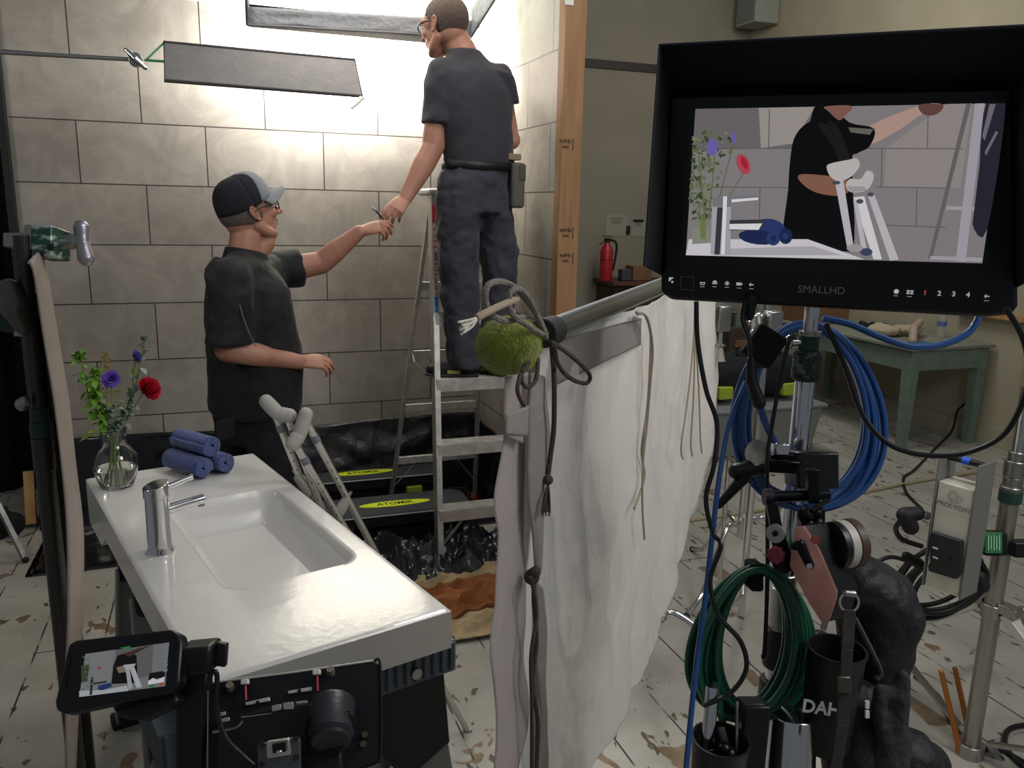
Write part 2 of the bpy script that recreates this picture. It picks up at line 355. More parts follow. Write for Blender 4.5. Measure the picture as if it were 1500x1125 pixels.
for v in low:
    q = v.co - SB; s, t = q.dot(SL), q.dot(SW_); s = min(max(s, .02), sl - .02); t = min(max(t, .02), sw - .02)
    inn.append(g.b.verts.new(SK(s, t, v.co.z)))
for i in range(n): g.face((low[i], inn[i], inn[(i + 1) % n], low[(i + 1) % n]))
bot = [g.b.verts.new(V((v.co.x, v.co.y, SZ - .05))) for v in inn]
for i in range(n): g.face((inn[i], bot[i], bot[(i + 1) % n], inn[(i + 1) % n]))
g.obj('basin', CER, sink, smooth=50)
g = G(); g.sph(SK(.655, .203, SZ - .115), .0); g = G()
hb = G().box(SK(.655, .203, SZ - .103), SL * .30, SW_ * .16, UP * .018); hb.obj('underside', CER, sink, bevel=.01)
dc = SK(.645, .215, SZ - .1168)
dr = G().lathe([(.036, .0), (.038, .003), (.034, .005), (.027, .003), (.025, -.012), (.02, -.012)], dc, n=40, caps=False).obj('drain', mat('drain_ceramic', 'd9d5cf', .2), sink)
G().lathe([(.0005, .0012), (.026, .0012), (.026, .0002), (.0005, .0002)], dc, n=30).obj('drain_hole', mat('dark_hole', '1c1512', .6), dr)
G().lathe([(.0005, .0035), (.012, .003), (.012, .001), (.0005, .001)], dc + V((.004, .003, 0)), n=16).obj('drain_plug', STEEL, dr)
# faucet
fp = SK(.656, .426); fd = (V((.965, .263, 0)) + SL * -.12).normalized(); fs = fd.cross(UP)
fa = T('basin_faucet', 'chrome single lever basin faucet standing on the washbasin', 'faucet', fp)
FC = mat('faucet_chrome', 'e2e2e4', .06, 1)
G().lathe([(.031, 0), (.031, .004), (.0285, .008), (.027, .02), (.0255, .128), (.0255, .133)], fp, n=40).obj('body', FC, fa)
cap = G().lathe([(.028, .134), (.028, .158)], fp, n=40)
for v in cap.b.verts:
    if v.co.z > fp.z + .15: v.co.z += (v.co - fp).dot(fd) * .25 + .006
cap.obj('lever_cap', FC, fa, bevel=.0015)
G().cyl(fp + fd * .012 + UP * .150, fp + fd * .085 + UP * .166, .0068, n=16).obj('lever', FC, fa, bevel=.001)
sp = G().cyl(fp + fd * .015 + UP * .098, fp + fd * .108 + UP * .106, .0125, n=24).obj('spout', FC, fa, bevel=.001)
G().cyl(fp + fd * .1 + UP * .096, fp + fd * .1 + UP * .09, .009, n=20).obj('aerator', STEEL, sp)
# glass vase
vp = V((-.300, 2.452, SZ + .0005)); GL = mat('clear_glass', 'ffffff', .0, trans=1, ior=1.45)
va = T('glass_vase', 'round clear glass vase half full of water holding the flowers', 'vase', vp)
po = [(.0005, 0), (.040, 0), (.045, .004), (.055, .035), (.0605, .065), (.058, .088), (.045, .108), (.033, .122), (.031, .135), (.034, .165), (.0355, .168)]
pi = [(max(r - .0028, .0005), z if k else .005) for k, (r, z) in enumerate(po)]; pi[1] = (.036, .005); pi[2] = (.0415, .008)
G().lathe(po + pi[::-1], vp, n=48, caps=False).obj('glass', GL, va, smooth=80)
G().lathe([(.0005, .0055), (.0358, .0055), (.0412, .0085), (.0485, .026), (.0535, .046), (.0550, .055), (.0005, .055)], vp, n=48, caps=False).obj('water', mat('water', 'f6f8ee', 0, trans=1, ior=1.33), va, smooth=60)
# flowers
STEM = mat('flower_stem', '6f8a3a', .5); LEAF = mat('bright_leaf', '7fae3a', .5, var='5d8a2c', vscale=30); EUC = mat('eucalyptus_leaf', '74857a', .5, var='8b9a8c', vscale=30)
def leaf(g, p, d, w=.012, l=.04, up=UP):
    d = V(d).normalized(); sd = d.cross(V(up)).normalized(); nn = sd.cross(d); R = []
    for k in range(6):
        u = k / 5; q = math.sin(math.pi * min(1, u * .92 + .04)) * w
        c = V(p) + d * l * u + nn * (.25 * l * u * (1 - u)) - UP * .08 * l * u * u
        R.append([c - sd * q + nn * q * .3, c, c + sd * q + nn * q * .3])
    vs = [[g.b.verts.new(x) for x in r] for r in R]
    for a, b in zip(vs, vs[1:]):
        for k in range(2): g.face((a[k], a[k + 1], b[k + 1], b[k]))
def stem(name, label, cat, top, foot, bend=(0, 0, 0)):
    b = vp + V(foot); t = T(name, label, cat, b); neck = vp + V((foot[0] * -.5, foot[1] * -.5, .145))
    neck = vp + (V((top - vp).to_tuple()) * .12).to_3d(); neck.z = vp.z + .145
    pts = [b, neck, (neck + top) / 2 + V(bend), top]
    G().tube(pts, .0018, n=6, k=8).obj('stem', STEM, t); return t, cr(pts, 10)
R_ = random.Random(3)
def rv(s=1): return V((R_.uniform(-1, 1), R_.uniform(-1, 1), R_.uniform(-1, 1))) * s
# red carnation
top = PY(212, 573, 2.43); t, p = stem('red_carnation', 'ruffled red carnation leaning right out of the vase', 'flower', top, (-.015, .005, .008), (-.01, 0, -.01))
d = (PY(226, 565, 2.42) - top).normalized(); x, y = perp(d)
G().lathe([(.003, -.012), (.008, -.006), (.009, .004)], top, d, 12).obj('calyx', STEM, t)
RED = mat('red_petal', 'd0213c', .55, var='b3142f', vscale=80); g = G()
for k in range(70):
    ring = (k % 5) / 4; a = k * 2.4; e = (x * math.cos(a) + y * math.sin(a)); od = (d * (1.1 - ring * .95) + e * (ring + .25)).normalized(); sd = od.cross(d if ring > .2 else x).normalized(); b0 = top + d * .004 + e * .004; R = []
    for i in range(5):
        u = i / 4; w = .002 + .0105 * u; c = b0 + od * (.031 + .003 * math.sin(k)) * u + d * (.004 * u * u)
        R.append([g.b.verts.new(c + sd * w * q + od * (.0022 * math.sin(q * 9 + k) * u) + sd.cross(od) * (.003 * math.sin(q * 7 + k * 1.7) * u)) for q in (-1, -.5, 0, .5, 1)])
    for i in range(4):
        for j in range(4): g.face((R[i][j], R[i + 1][j], R[i + 1][j + 1], R[i][j + 1]))
g.obj('bloom', RED, t, smooth=25)
PUR = mat('purple_petal', '7a5cc8', .55, var='6546b4', vscale=60)
def aster(label, top, d, foot, r, bend):
    t, p = stem('purple_aster', label, 'flower', top, foot, bend); d = V(d).normalized(); x, y = perp(d)
    g = G()
    for k in range(84):
        ring = (k % 4) / 3; a = k * 2.39996; e = x * math.cos(a) + y * math.sin(a); od = (e * (.25 + ring) + d * (1.05 - ring * .8)).normalized(); sd = od.cross(d).normalized()
        b0 = top + e * .002; L_ = r * (.75 + .3 * ring)
        q = [g.b.verts.new(b0 + od * L_ * u + sd * w) for u, w in ((.1, -.0015), (.1, .0015), (.75, .0034), (.75, -.0034))]; z = g.b.verts.new(b0 + od * L_ * 1.02 + d * .002)
        g.face(q); g.face((q[3], q[2], z))
    g.obj('bloom', PUR, t, smooth=20)
    g = G()
    for k in range(8): a = k * .785; leaf(g, top - d * .004, (x * math.cos(a) + y * math.sin(a)) + d * .4, .004, .02)
    g.obj('sepals', LEAF, t)
    g = G()
    for k in range(5): leaf(g, p[12 + k * 3], rv() + V((0, 0, .3)), .006, .035)
    g.obj('leaves', LEAF, t)
aster('round purple aster facing out low among the green leaves', PY(163, 556, 2.42), (0, -1, .45), (.005, -.012, .008), .024, (0, -.01, 0))
aster('purple aster tilted sideways on the tallest right stem', PY(198, 524, 2.45), (.85, -.15, .35), (.016, .01, .008), .021, (.012, 0, 0))
# goldenrod
t, p = stem('goldenrod_stem', 'yellow brown goldenrod plume rising behind the purple aster', 'flower', PY(155, 517, 2.47), (-.004, .014, .008), (-.008, .01, 0)); g = G()
for k in range(130):
    u = R_.random(); q = p[-1] + (p[-12] - p[-1]) * u; w = .008 + .03 * u
    g.sph(q + V((R_.uniform(-1, 1) * w, R_.uniform(-1, 1) * w, R_.uniform(-.3, .6) * .01)), .0026, n=6, m=4)
g.obj('florets', mat('goldenrod', 'a08a35', .6, var='7a6a30', vscale=90), t)
# leafy stems
for px, py, lab, ft in ((118, 524, 'bright green leafy stem with a tight bud cluster at far left of the vase', (-.02, 0, .008)), (140, 548, 'bright green leafy stem just left of the purple aster', (-.012, -.01, .008)), (135, 580, 'short leafy green stem bending left over the vase rim', (-.022, -.012, .008))):
    tp = PY(px, py, 2.44); t, p = stem('leafy_stem', lab, 'foliage', tp, ft, (-.012, 0, .01)); g = G()
    for k in range(34): leaf(g, tp + rv(.009), rv() + UP * .7, .007, .018)
    for k in range(24):
        q = p[14 + k % 16]; leaf(g, q, rv() + V((-.2, -.2, .2)), .008, .038)
    g.obj('leaves', LEAF, t)
for px, py, lab, ft in ((212, 500, 'thin eucalyptus sprig with small round leaves at the top right', (.02, -.006, .008)), (193, 590, 'grey green eucalyptus sprig filling the right side of the vase', (.012, .016, .008)), (165, 598, 'grey green eucalyptus sprig hanging over the middle of the vase rim', (0, -.02, .008))):
    tp = PY(px, py, 2.44); t, p = stem('eucalyptus_sprig', lab, 'foliage', tp, ft, (.008, 0, 0)); g = G()
    for k in range(22):
        q = p[12 + (k * 3) % 19]; leaf(g, q, rv() + V((.1, -.3, .1)), .011, .026)
    for k in range(4): leaf(g, tp, rv(), .009, .017)
    g.obj('leaves', EUC, t)
t, p = stem('leafy_stem', 'yellow green leaf drooping at the left of the vase rim', 'foliage', PY(140, 640, 2.43), (-.025, .006, .008), (0, 0, .01)); g = G(); leaf(g, p[-6], (-1, -.2, -.2), .016, .05); leaf(g, p[-10], (-.6, -.6, .3), .014, .045); g.obj('leaves', mat('yellow_leaf', '9aa83a', .5, var='7d8f2e', vscale=20), t)
# towels
TW = mat('blue_terry', '2f4f9e', .95, var='263f86', vscale=60, bump=.7, bscale=260, sheen=.5)
ta = (PZ(303, 704, .93) - PZ(240, 684, .93)); ta.z = 0; ta.normalize(); tb = ta.cross(UP)
def towel(c, label, seed):
    g = G(); n = 90; r0 = .034
    def f(u, v):
        a = seed + u * 2 * math.pi * 3.4; r = .006 + (r0 - .0045 - .006) * u
        wob = 1 + .03 * math.sin(v * 9 + seed) * u
        return c + ta * (v - .5) * .162 + (tb * math.cos(a) + UP * math.sin(a)) * r * wob
    o = g.grid(f, n, 10).obj('rolled_towel', TW, solid=.0072, sub=0); tag(o, label, 'towel', 'rolled blue hand towels on the washbasin')
tc = SK(.105, .205, SZ + .0345)
towel(tc + tb * .031, 'rolled blue towel at front left of the bottom pair', 1.1)
towel(tc - tb * .038 + ta * .01, 'rolled blue towel at rear right of the bottom pair', 2.3)
towel(tc - tb * .004 - ta * .005 + UP * .059, 'rolled blue towel on top of the two others', 4.0)
# crutches
PAD = mat('grey_foam_pad', 'a9a6a0', .7); CAL = mat('crutch_aluminium', 'cfcdc8', .38, .9); PIN = mat('blue_grey_clip', '6c7480', .5)
def crutch(label, pa, pb, la, lb, Y, g0, g1):
    A, B = PY(*pa, Y), PY(*pb, Y - .02); t = T('crutch', label, 'crutch', (0, 0, 0), 'pair of crutches leaning on the washbasin')
    dirs = (PY(*la[1], Y) - PY(*la[0], Y)).normalized(); S0, S1 = PY(*la[0], Y), PY(*lb[0], Y - .02)
    d1 = (PY(*lb[1], Y - .02) - S1).normalized(); dm = (dirs + d1).normalized()
    L_ = (S0.z - .02) / -dm.z; foot = (S0 + S1) / 2 + dm * L_; t.location = V((foot.x, foot.y, 0)); OFF[t.name] = t.location.copy()
    m = (A + B) / 2; sag = UP * -.012; G().limb([A, A * .7 + B * .3 + sag * .8, m + sag * 1.3, A * .3 + B * .7 + sag * .8, B], [.02, .021, .020, .022, .021]).obj('underarm_pad', PAD, t, smooth=60)
    j = (S0 + S1) / 2 + dm * (L_ * .62)
    for S_, dd in ((S0, dirs), (S1, d1)):
        k = S_ + dd * (L_ * .40); k2 = j + (k - j).normalized() * .012
        sh = G().tube([S_ - dd * .02, k, k2 * .6 + k * .4, j + (S_ - (S0 + S1) / 2).normalized() * .012, j + dm * .10 + (S_ - (S0 + S1) / 2).normalized() * .011], .0105, n=12, sm=False).obj('shaft', CAL, t)
        G().cyl(S_ + dd * .012, S_ + dd * .034, .0125, n=14).obj('clip', PIN, sh, label='blue grey collar clip')
        h = G()
        for q in range(6): h.cyl(S_ + dd * (.10 + q * .028) - V((0, .0112, 0)), S_ + dd * (.10 + q * .028) - V((0, .0100, 0)), .0022, n=8)
        h.obj('adjustment_holes', BLK, sh)
    G().cyl(j - dm * .03, foot + dm * -.0, .0095, n=14).obj('lower_shaft', CAL, t)
    G().lathe([(.013, .035), (.014, .02), (.02, .006), (.02, 0)], foot - UP * .018, n=18).obj('rubber_tip', PAD, t)
    a, b = PY(*g0, Y), PY(*g1, Y - .01); G().limb([a, (a + b) / 2, b], [.015, .0165, .015]).obj('hand_grip', PAD, t, smooth=60)
    e = (b - a).normalized(); G().cyl(a - e * .03, b + e * .03, .005, n=10).obj('grip_bolt', STEEL, t)
crutch('left crutch of the pair, its grey pad tilted up to the left', (390, 588), (424, 609), ((407, 617), (439, 697)), ((425, 623), (463, 724)), 2.36, (438, 700), (452, 720))
crutch('right crutch of the pair, its grey pad end facing the viewer', (448, 607), (429, 650), ((457, 633), (543, 796)), ((441, 665), (493, 753)), 2.30, (507, 733), (496, 752))
# sawhorses
SG = mat('sawhorse_grey', '4b5560', .5); SBK = mat('sawhorse_black', '15161a', .5); LEGG = mat('grey_leg_channel', '7d7f7f', .45, .3); BPAD = mat('blue_grip_pad', '5f86cf', .6)
def sawhorse(s0, s1, t0, t1, label, pad=True):
    zt = SZ - .092; c = SK((s0 + s1) / 2, (t0 + t1) / 2, 0); t = T('sawhorse', label, 'sawhorse', c, 'plastic sawhorses under the washbasin')
    hs, ht = (s1 - s0) / 2, (t1 - t0) / 2
    bm = G().box(c + UP * (zt - .04), SL * hs, SW_ * ht, UP * .036)
    n = int(ht * 2 / .021)
    for k in range(n): bm.box(c + UP * (zt - .036) + SW_ * (-ht + .012 + k * .021) + SL * (hs + .003), SL * .004, SW_ * .0065, UP * .032)
    for k in range(8): bm.box(c + UP * (zt - .036) - SW_ * (ht + .002) + SL * (-hs + .02 + k * (2 * hs - .04) / 7), SL * .006, SW_ * .004, UP * .032)
    bm.obj('beam', SG, t, bevel=.003, seg=1)
    pd = G().box(c - SW_ * ht * (.5 if pad else 0) + UP * (zt - .0025), SL * (hs - .012), SW_ * (ht * (.5 if pad else 1) - .012), UP * .0022).obj('grip_pad', BPAD if pad else SG, t, label='blue perforated grip pad' if pad else None)
    h = G()
    for i in range(10):
        for j in range(4 if pad else 0): h.cyl(c + SL * (-hs + .03 + (2 * hs - .06) * i / 9) + SW_ * (-ht + .022 + j * .05 + (.013 if i % 2 else 0)) + UP * (zt - .0004), c + SL * (-hs + .03 + (2 * hs - .06) * i / 9) + SW_ * (-ht + .022 + j * .05 + (.013 if i % 2 else 0)) + UP * (zt + .0002), .006, n=8)
    h.obj('pad_holes', SBK, pd)
    for sg in (1, -1):
        q = lambda w, z, o: c + SW_ * (w * ht) + UP * z + SL * (sg * o)
        G().prism([q(-.96, zt - .075, .075), q(.96, zt - .075, .075), q(.92, zt - .23, .125), q(.55, zt - .27, .135), q(.30, zt - .17, .105), q(-.30, zt - .17, .105), q(-.55, zt - .27, .135), q(-.92, zt - .23, .125)], SL * .03 * sg).obj('side_panel', SBK, t, bevel=.004)
        for w in (-.82, .82):
            a, b = q(w * .92, zt - .19, .115), q(w * 1.02, .03, .27)
            lg = G()
            lg.bar(a, b, .095, .008, SL).bar(a + SW_ * .045 - SL * sg * .014, b + SW_ * .045 - SL * sg * .014, .008, .032, SL).bar(a - SW_ * .045 - SL * sg * .014, b - SW_ * .045 - SL * sg * .014, .008, .032, SL)
            lo = lg.obj('leg', LEGG, t, bevel=.002, seg=1)
            G().box(q(w * 1.03, .022, .275), SL * .025, SW_ * .058, UP * .022).obj('rubber_foot', RUB, lo, bevel=.008)
    G().cyl(SK(s1 + .003, t0 + .10, zt - .045), SK(s1 + .012, t0 + .10, zt - .045), .012, n=14).obj('bolt', STEEL, t)
sawhorse(.98, 1.225, -.035, .56, 'near plastic sawhorse with blue grip pad under the front end of the washbasin')
sawhorse(.06, .27, -.01, .45, 'far plastic sawhorse in shadow under the rear end of the washbasin', False)
# ---------------------------------------------------------------- people
def skin_mat():
    return mat('skin', 'b1816c', .5, var='a06e5b', vscale=9, bump=.05, bscale=160)
SKIN = skin_mat()
SHIRT = mat('black_shirt', '0d0e12', .75, bump=.55, bscale=11, sheen=.08)
SHIRT2 = mat('charcoal_tee', '312f37', .8, bump=.3, bscale=9, sheen=.1)
PANT1 = mat('black_trousers', '0f1014', .8, bump=.35, bscale=10); PANT2 = mat('dark_grey_trousers', '373843', .8, bump=.6, bscale=13, sheen=.1)
def organic(o, vox, sm=6, disp=0, dscale=.08):
    k = o.modifiers.new('r', 'REMESH'); k.mode = 'VOXEL'; k.voxel_size = vox; k.use_smooth_shade = True
    k = o.modifiers.new('s', 'SMOOTH'); k.factor = .5; k.iterations = sm
    if disp:
        tx = bpy.data.textures.new('folds', 'CLOUDS'); tx.noise_scale = dscale; tx.noise_depth = 1
        k = o.modifiers.new('d', 'DISPLACE'); k.texture = tx; k.strength = disp; k.mid_level = .5; k.texture_coords = 'LOCAL'
    return o
def frame(f, up=(0, 0, 1)):
    f = V(f).normalized(); r = f.cross(V(up)).normalized(); return r, f, r.cross(f)
def head(g, c, f, up, s=1.0):
    r, f, u = frame(f, up); ax = (r, f, u); P = lambda x, y, z: c + (r * x + f * y + u * z) * s
    S_ = lambda x, y, z, a, b, d: g.sph(P(x, y, z), (a * s, b * s, d * s), ax, 20, 14)
    S_(0, -.012, .038, .076, .096, .084); S_(0, .03, .02, .066, .068, .075); S_(0, .038, -.03, .058, .058, .066); S_(0, .045, -.07, .045, .046, .045)
    S_(0, .074, -.098, .022, .020, .018); S_(0, -.03, -.03, .062, .066, .06)
    for q in (-1, 1):
        g.limb([P(q * .050, -.002, -.05), P(q * .043, .034, -.083), P(q * .017, .066, -.101)], [.021 * s, .020 * s, .018 * s], 12); S_(q * .036, .066, -.022, .024, .026, .022)
        g.limb([P(q * .055, .075, .024), P(q * .035, .092, .03), P(q * .014, .096, .024)], [.010 * s, .011 * s, .010 * s], 10)
        g.tube([P(q * .073, .006, -.028), P(q * .078, .003, -.010), P(q * .083, -.008, .017), P(q * .086, -.022, .020), P(q * .085, -.028, .004), P(q * .080, -.018, -.016), P(q * .075, -.003, -.030)], .0046 * s, n=8, k=5, closed=True)
        g.sph(P(q * .079, -.012, -.002), (.005 * s, .015 * s, .022 * s), ax, 14, 10); S_(q * .077, .004, -.03, .006, .008, .009)
    g.limb([P(0, .098, .022), P(0, .112, -.006), P(0, .122, -.028)], [.009 * s, .010 * s, .0125 * s], 12)
    for q in (-1, 1): S_(q * .013, .108, -.031, .009, .010, .008)
    S_(0, .094, -.054, .024, .010, .007); S_(0, .092, -.068, .021, .010, .008); S_(0, .088, -.04, .02, .016, .014)
    return P, ax
def eyes(P, ax, s, body):
    for q in (-1, 1):
        o = G().sph(P(q * .031, .086, .004), .0125 * s, ax, 16, 12).obj('eye', mat('eye_white', 'd9d4cc', .2), body, label='eye with dark iris')
        G().sph(P(q * .032, .0955, .004), (.0055 * s, .0035 * s, .0055 * s), ax, 12, 8).obj('iris', mat('iris', '2f2a24', .15), o)
def hand(g, w, f, n, t, curl, th=(.55, .75, -.25), s=1.0, spread=.06):
    # w wrist, f palm direction, n back-of-hand normal, t thumb side
    f = V(f).normalized(); n = V(n); n = (n - f * n.dot(f)).normalized(); t = V(t); t = (t - f * t.dot(f) - n * t.dot(n)).normalized()
    K = lambda a, b, c: w + (f * a + t * b + n * c) * s
    g.loft([(K(-.03, 0, 0), t * .026 * s, n * .02 * s), (K(.0, 0, 0), t * .027 * s, n * .019 * s), (K(.03, .002, 0), t * .034 * s, n * .017 * s), (K(.065, .002, 0), t * .041 * s, n * .015 * s), (K(.092, 0, .001), t * .039 * s, n * .011 * s)], n=18)
    g.sph(K(.03, .022, -.008), (.024 * s, .018 * s, .016 * s), (f, t, n), 14, 10)
    for i in range(4):
        L_ = (.076, .083, .077, .060)[i]; b0 = (.030, .0102, -.0098, -.0292)[i]; ln = (.088, .092, .088, .079)[i]
        d0 = (f + t * (spread * (1.5 - i))).normalized(); p = K(ln, b0, 0); pts = [p - d0 * .012 * s]; a = 0; c = curl[i]
        pts.append(p)
        for k, (fr, cc) in enumerate(((.46, c[0]), (.30, c[1]), (.24, c[2]))):
            a += cc; d = d0 * math.cos(a) - n * math.sin(a); p = p + d * L_ * fr * s; pts.append(p)
        q = (1, 1.02, .98, .88)[i] * s; g.limb(pts, [.0095 * q, .0096 * q, .0088 * q, .0078 * q, .0068 * q], 10)
    d = (f * th[0] + t * th[1] + n * th[2]).normalized(); p0 = K(.022, .024, -.006); p1 = p0 + d * .040 * s; d2 = (d + f * .45 - n * .12).normalized(); p2 = p1 + d2 * .033 * s; d3 = (d2 + f * .3 - t * .25).normalized()
    g.limb([p0, p1, p2, p2 + d3 * .022 * s], [.0135 * s, .0112 * s, .0100 * s, .0082 * s], 10)
    return K
def glasses(P, s, body, m, half=False):
    g = G()
    for q in (-1, 1):
        g.tube([P(q * .033 + .024 * math.cos(a), .108 - .010 * abs(math.cos(a)) * (1 if q * math.cos(a) > 0 else 0), .004 + .018 * math.sin(a)) for a in [k * math.pi / 5 for k in range(10)]], .0028 * s, n=6, k=3, closed=True)
        g.tube([P(q * .056, .100, .010), P(q * .074, .07, .012), P(q * .082, .01, .010), P(q * .081, -.012, -.002)], .0032 * s, n=6, k=4)
    g.tube([P(-.010, .113, .008), P(0, .115, .011), P(.010, .113, .008)], .002 * s, n=6, k=3)
    o = g.obj('glasses', m, body)
    l = G()
    for q in (-1, 1): l.sph(P(q * .033, .104, .004), (.022 * s, .0012, .016 * s), None, 14, 6)
    l.obj('lens', mat('spectacle_lens', 'ffffff', .02, trans=1, ior=1.1), o)
# ---- person in the cap
Y1 = 3.30
f1 = V((.80, .60, 0)).normalized(); r1 = f1.cross(UP)          # r1: his right, towards the viewer
hf = V((.90, .36, .24)).normalized(); hc = PY(363, 309, Y1 + .02)
p1 = T('person', 'man in black shirt and grey cap standing behind the washbasin, reaching up', 'person', (.12, Y1, 0))
pel = V((.115, Y1, .93)); che = PY(366, 455, Y1); nk = PY(356, 380, Y1); nkh = PY(360, 345, Y1 + .01)
shR = PY(335, 415, Y1) + r1 * .185; shL = PY(388, 404, Y1) - r1 * .17
shR = PY(336, 412, 3.13); shL = PY(400, 398, 3.47)
elR = PY(333, 512, 3.10); wrR = PY(438, 530, 3.14); elL = PY(470, 385, 3.49); wrL = PY(526, 340, 3.47)
g = G(); P1, ax1 = head(g, hc, hf, UP, 1.03)
g.limb([nk - UP * .05, nk, nkh], [.064, .060, .058], 20); g.limb([P1(0, .052, -.092), P1(0, .03, -.125), nk + f1 * .035], [.034, .042, .045], 16)
g.loft([(pel - UP * .04, r1 * .16, f1 * .12), (pel + UP * .1, r1 * .16, f1 * .13), (che, r1 * .17, f1 * .12), (nk - UP * .06, r1 * .13, f1 * .085), (nk, r1 * .06, f1 * .06)])
g.limb([nk - UP * .08, shR], [.045, .048]); g.limb([nk - UP * .08, shL], [.045, .048])
g.limb([shR, elR], [.050, .045]); g.limb([elR, (elR * .6 + wrR * .4), wrR], [.046, .044, .029])
g.limb([shL, elL], [.056, .048]); g.limb([elL, elL * .6 + wrL * .4, wrL], [.048, .044, .029])
for q in (-1, 1):
    hp = pel + r1 * q * .09; g.limb([hp, V((hp.x, hp.y, .50)), V((hp.x - f1.x * .02, hp.y - f1.y * .02, .09))], [.095, .06, .042])
hand(g, wrR, (PY(474, 530, 3.16) - wrR), V((-.1, -.55, .8)), V((.2, .8, .5)), [(.35, .35, .2), (.40, .4, .25), (.5, .45, .3), (.6, .5, .3)], th=(.75, .5, -.2))
fL = (PY(562, 330, 3.45) - wrL).normalized(); hand(g, wrL, fL, V((-.25, -.55, .8)), V((.1, .75, .6)), [(.35, .55, .35), (.6, .75, .4), (.85, .85, .4), (.9, .9, .4)], th=(.9, .35, -.15))
b1 = organic(g.obj('body', SKIN, p1), .0042, 3)
eyes(P1, ax1, 1.03, b1)
GREYH = mat('grey_hair', '6f655c', .85, var='51483f', vscale=120, bump=.5, bscale=300)
g = G(); g.sph(P1(0, -.016, .006), (.0795, .097, .078), ax1, 28, 20)
for v in list(g.b.verts):
    q = v.co - hc
    if q.dot(ax1[1]) > .025 - .35 * q.dot(ax1[2]) or q.dot(ax1[2]) < -.062: g.b.verts.remove(v)
g.obj('hair', GREYH, p1, solid=.004)
# cap
CAPB = mat('cap_mesh', '1b1c25', .85, bump=.4, bscale=400); CAPG = mat('cap_grey', '83888d', .8, bump=.3, bscale=300)
tilt = Matrix.Rotation(math.radians(11), 3, ax1[0]); ca = tuple(tilt @ a for a in ax1); cc = P1(0, -.010, .042)
g = G(); n = 40
def crown(u, v, k=1.0):
    a = u * 2 * math.pi; t = v * math.pi / 2; x = math.cos(a) * .088; y = math.sin(a) * .110
    h = .118 * (math.sin(t) ** .85); w = math.cos(t) ** .72
    return cc + (ca[0] * x * w + ca[1] * (y * w) + ca[2] * (h - .026 + (.012 if math.sin(a) > 0 else -.004) * math.cos(t) * math.sin(a))) * k
g.grid(lambda u, v: crown(u, v), 56, 18); cp = g.obj('cap', CAPB, p1, solid=.003)
g = G(); g.grid(lambda u, v: crown(.25 + (u - .5) * .40 * (1 - .35 * v), v * .97, 1.012) + ca[1] * .001, 24, 16).obj('front_panel', CAPG, cp, solid=.003, label='grey front panel')
def brim(u, v):
    a = (u - .5) * 2.2; rr = 1 + .62 * v * math.cos(a * .72)
    return cc + ca[0] * (math.sin(a) * .086 * (1 + .10 * v)) + ca[1] * (math.cos(a) * .108 * rr) + ca[2] * (-.012 - .02 * abs(math.sin(a)) ** 2 * (1 + v * .7) - .016 * v + .006)
G().grid(brim, 30, 12).obj('brim', CAPG, cp, solid=.005, label='grey curved brim')
G().sph(cc + ca[2] * .077, .006).obj('button', CAPB, cp)
glasses(P1, 1.03, p1, mat('black_frame', '101012', .3))
# shirt
g = G()
hem = PY(374, 596, Y1); wst = PY(374, 545, Y1); cst = PY(366, 470, Y1); upc = PY(362, 420, Y1)
g.loft([(hem - UP * .02, r1 * .200, f1 * .158), (hem, r1 * .203, f1 * .160), (wst, r1 * .205, f1 * .168), (PY(372, 505, Y1), r1 * .205, f1 * .158), (cst, r1 * .203, f1 * .146), (upc, r1 * .190, f1 * .122), (PY(360, 392, Y1), r1 * .12, f1 * .088), (nk + UP * .02, r1 * .075, f1 * .072)], n=40)
e1 = PY(338, 505, 3.10)
g.loft([(shR + UP * .02 - r1 * .05, f1 * .075, UP * .075), (shR, f1 * .088, r1 * .070), (shR * .5 + e1 * .5 + r1 * .006, f1 * .090, r1 * .070), (e1, f1 * .098, r1 * .072)], n=28)
e2 = PY(442, 392, 3.48); dL = (e2 - shL).normalized(); xL, yL = perp(dL)
g.loft([(shL - dL * .10, xL * .07, yL * .07), (shL, xL * .08, yL * .08), (shL * .5 + e2 * .5, xL * .078, yL * .078), (e2, xL * .080, yL * .080)], n=28)
g.limb([upc, PY(352, 400, 3.22), shR], [.10, .082, .078]); g.limb([upc, shL], [.10, .078])
organic(g.obj('shirt', SHIRT, p1), .009, 5, .014, .07)
col = G(); cn = PY(357, 378, Y1)
def collar(u, v):
    a = -math.pi * .5 + (u - .5) * 2 * math.pi * .93 ; w = 1 + .22 * (v - .4)
    return cn + r1 * math.cos(a) * .079 * w + f1 * (math.sin(a) * .080 * w + .012) + UP * (.026 - .055 * v - .018 * math.sin(a))
col.grid(collar, 40, 6).obj('collar', mat('shirt_collar', '1a1b21', .75), p1, solid=.006)
G().lathe([(.063, -.02), (.064, .012)], nk + f1 * .012, UP, 24, caps=False).obj('undershirt', mat('grey_undershirt', 'a8a6a0', .85), p1, solid=.004)
G().tube([PY(346, 412, 3.075), PY(352, 450, 3.045), PY(366, 490, 3.03), PY(375, 508, 3.04)], .0016, n=6).obj('sleeve_piping', mat('pale_piping', '6d6f76', .7), p1)
pp = G(); pl_ = [PY(402, 400, 3.21), PY(415, 440, 3.16), PY(430, 490, 3.12), PY(438, 545, 3.12)]
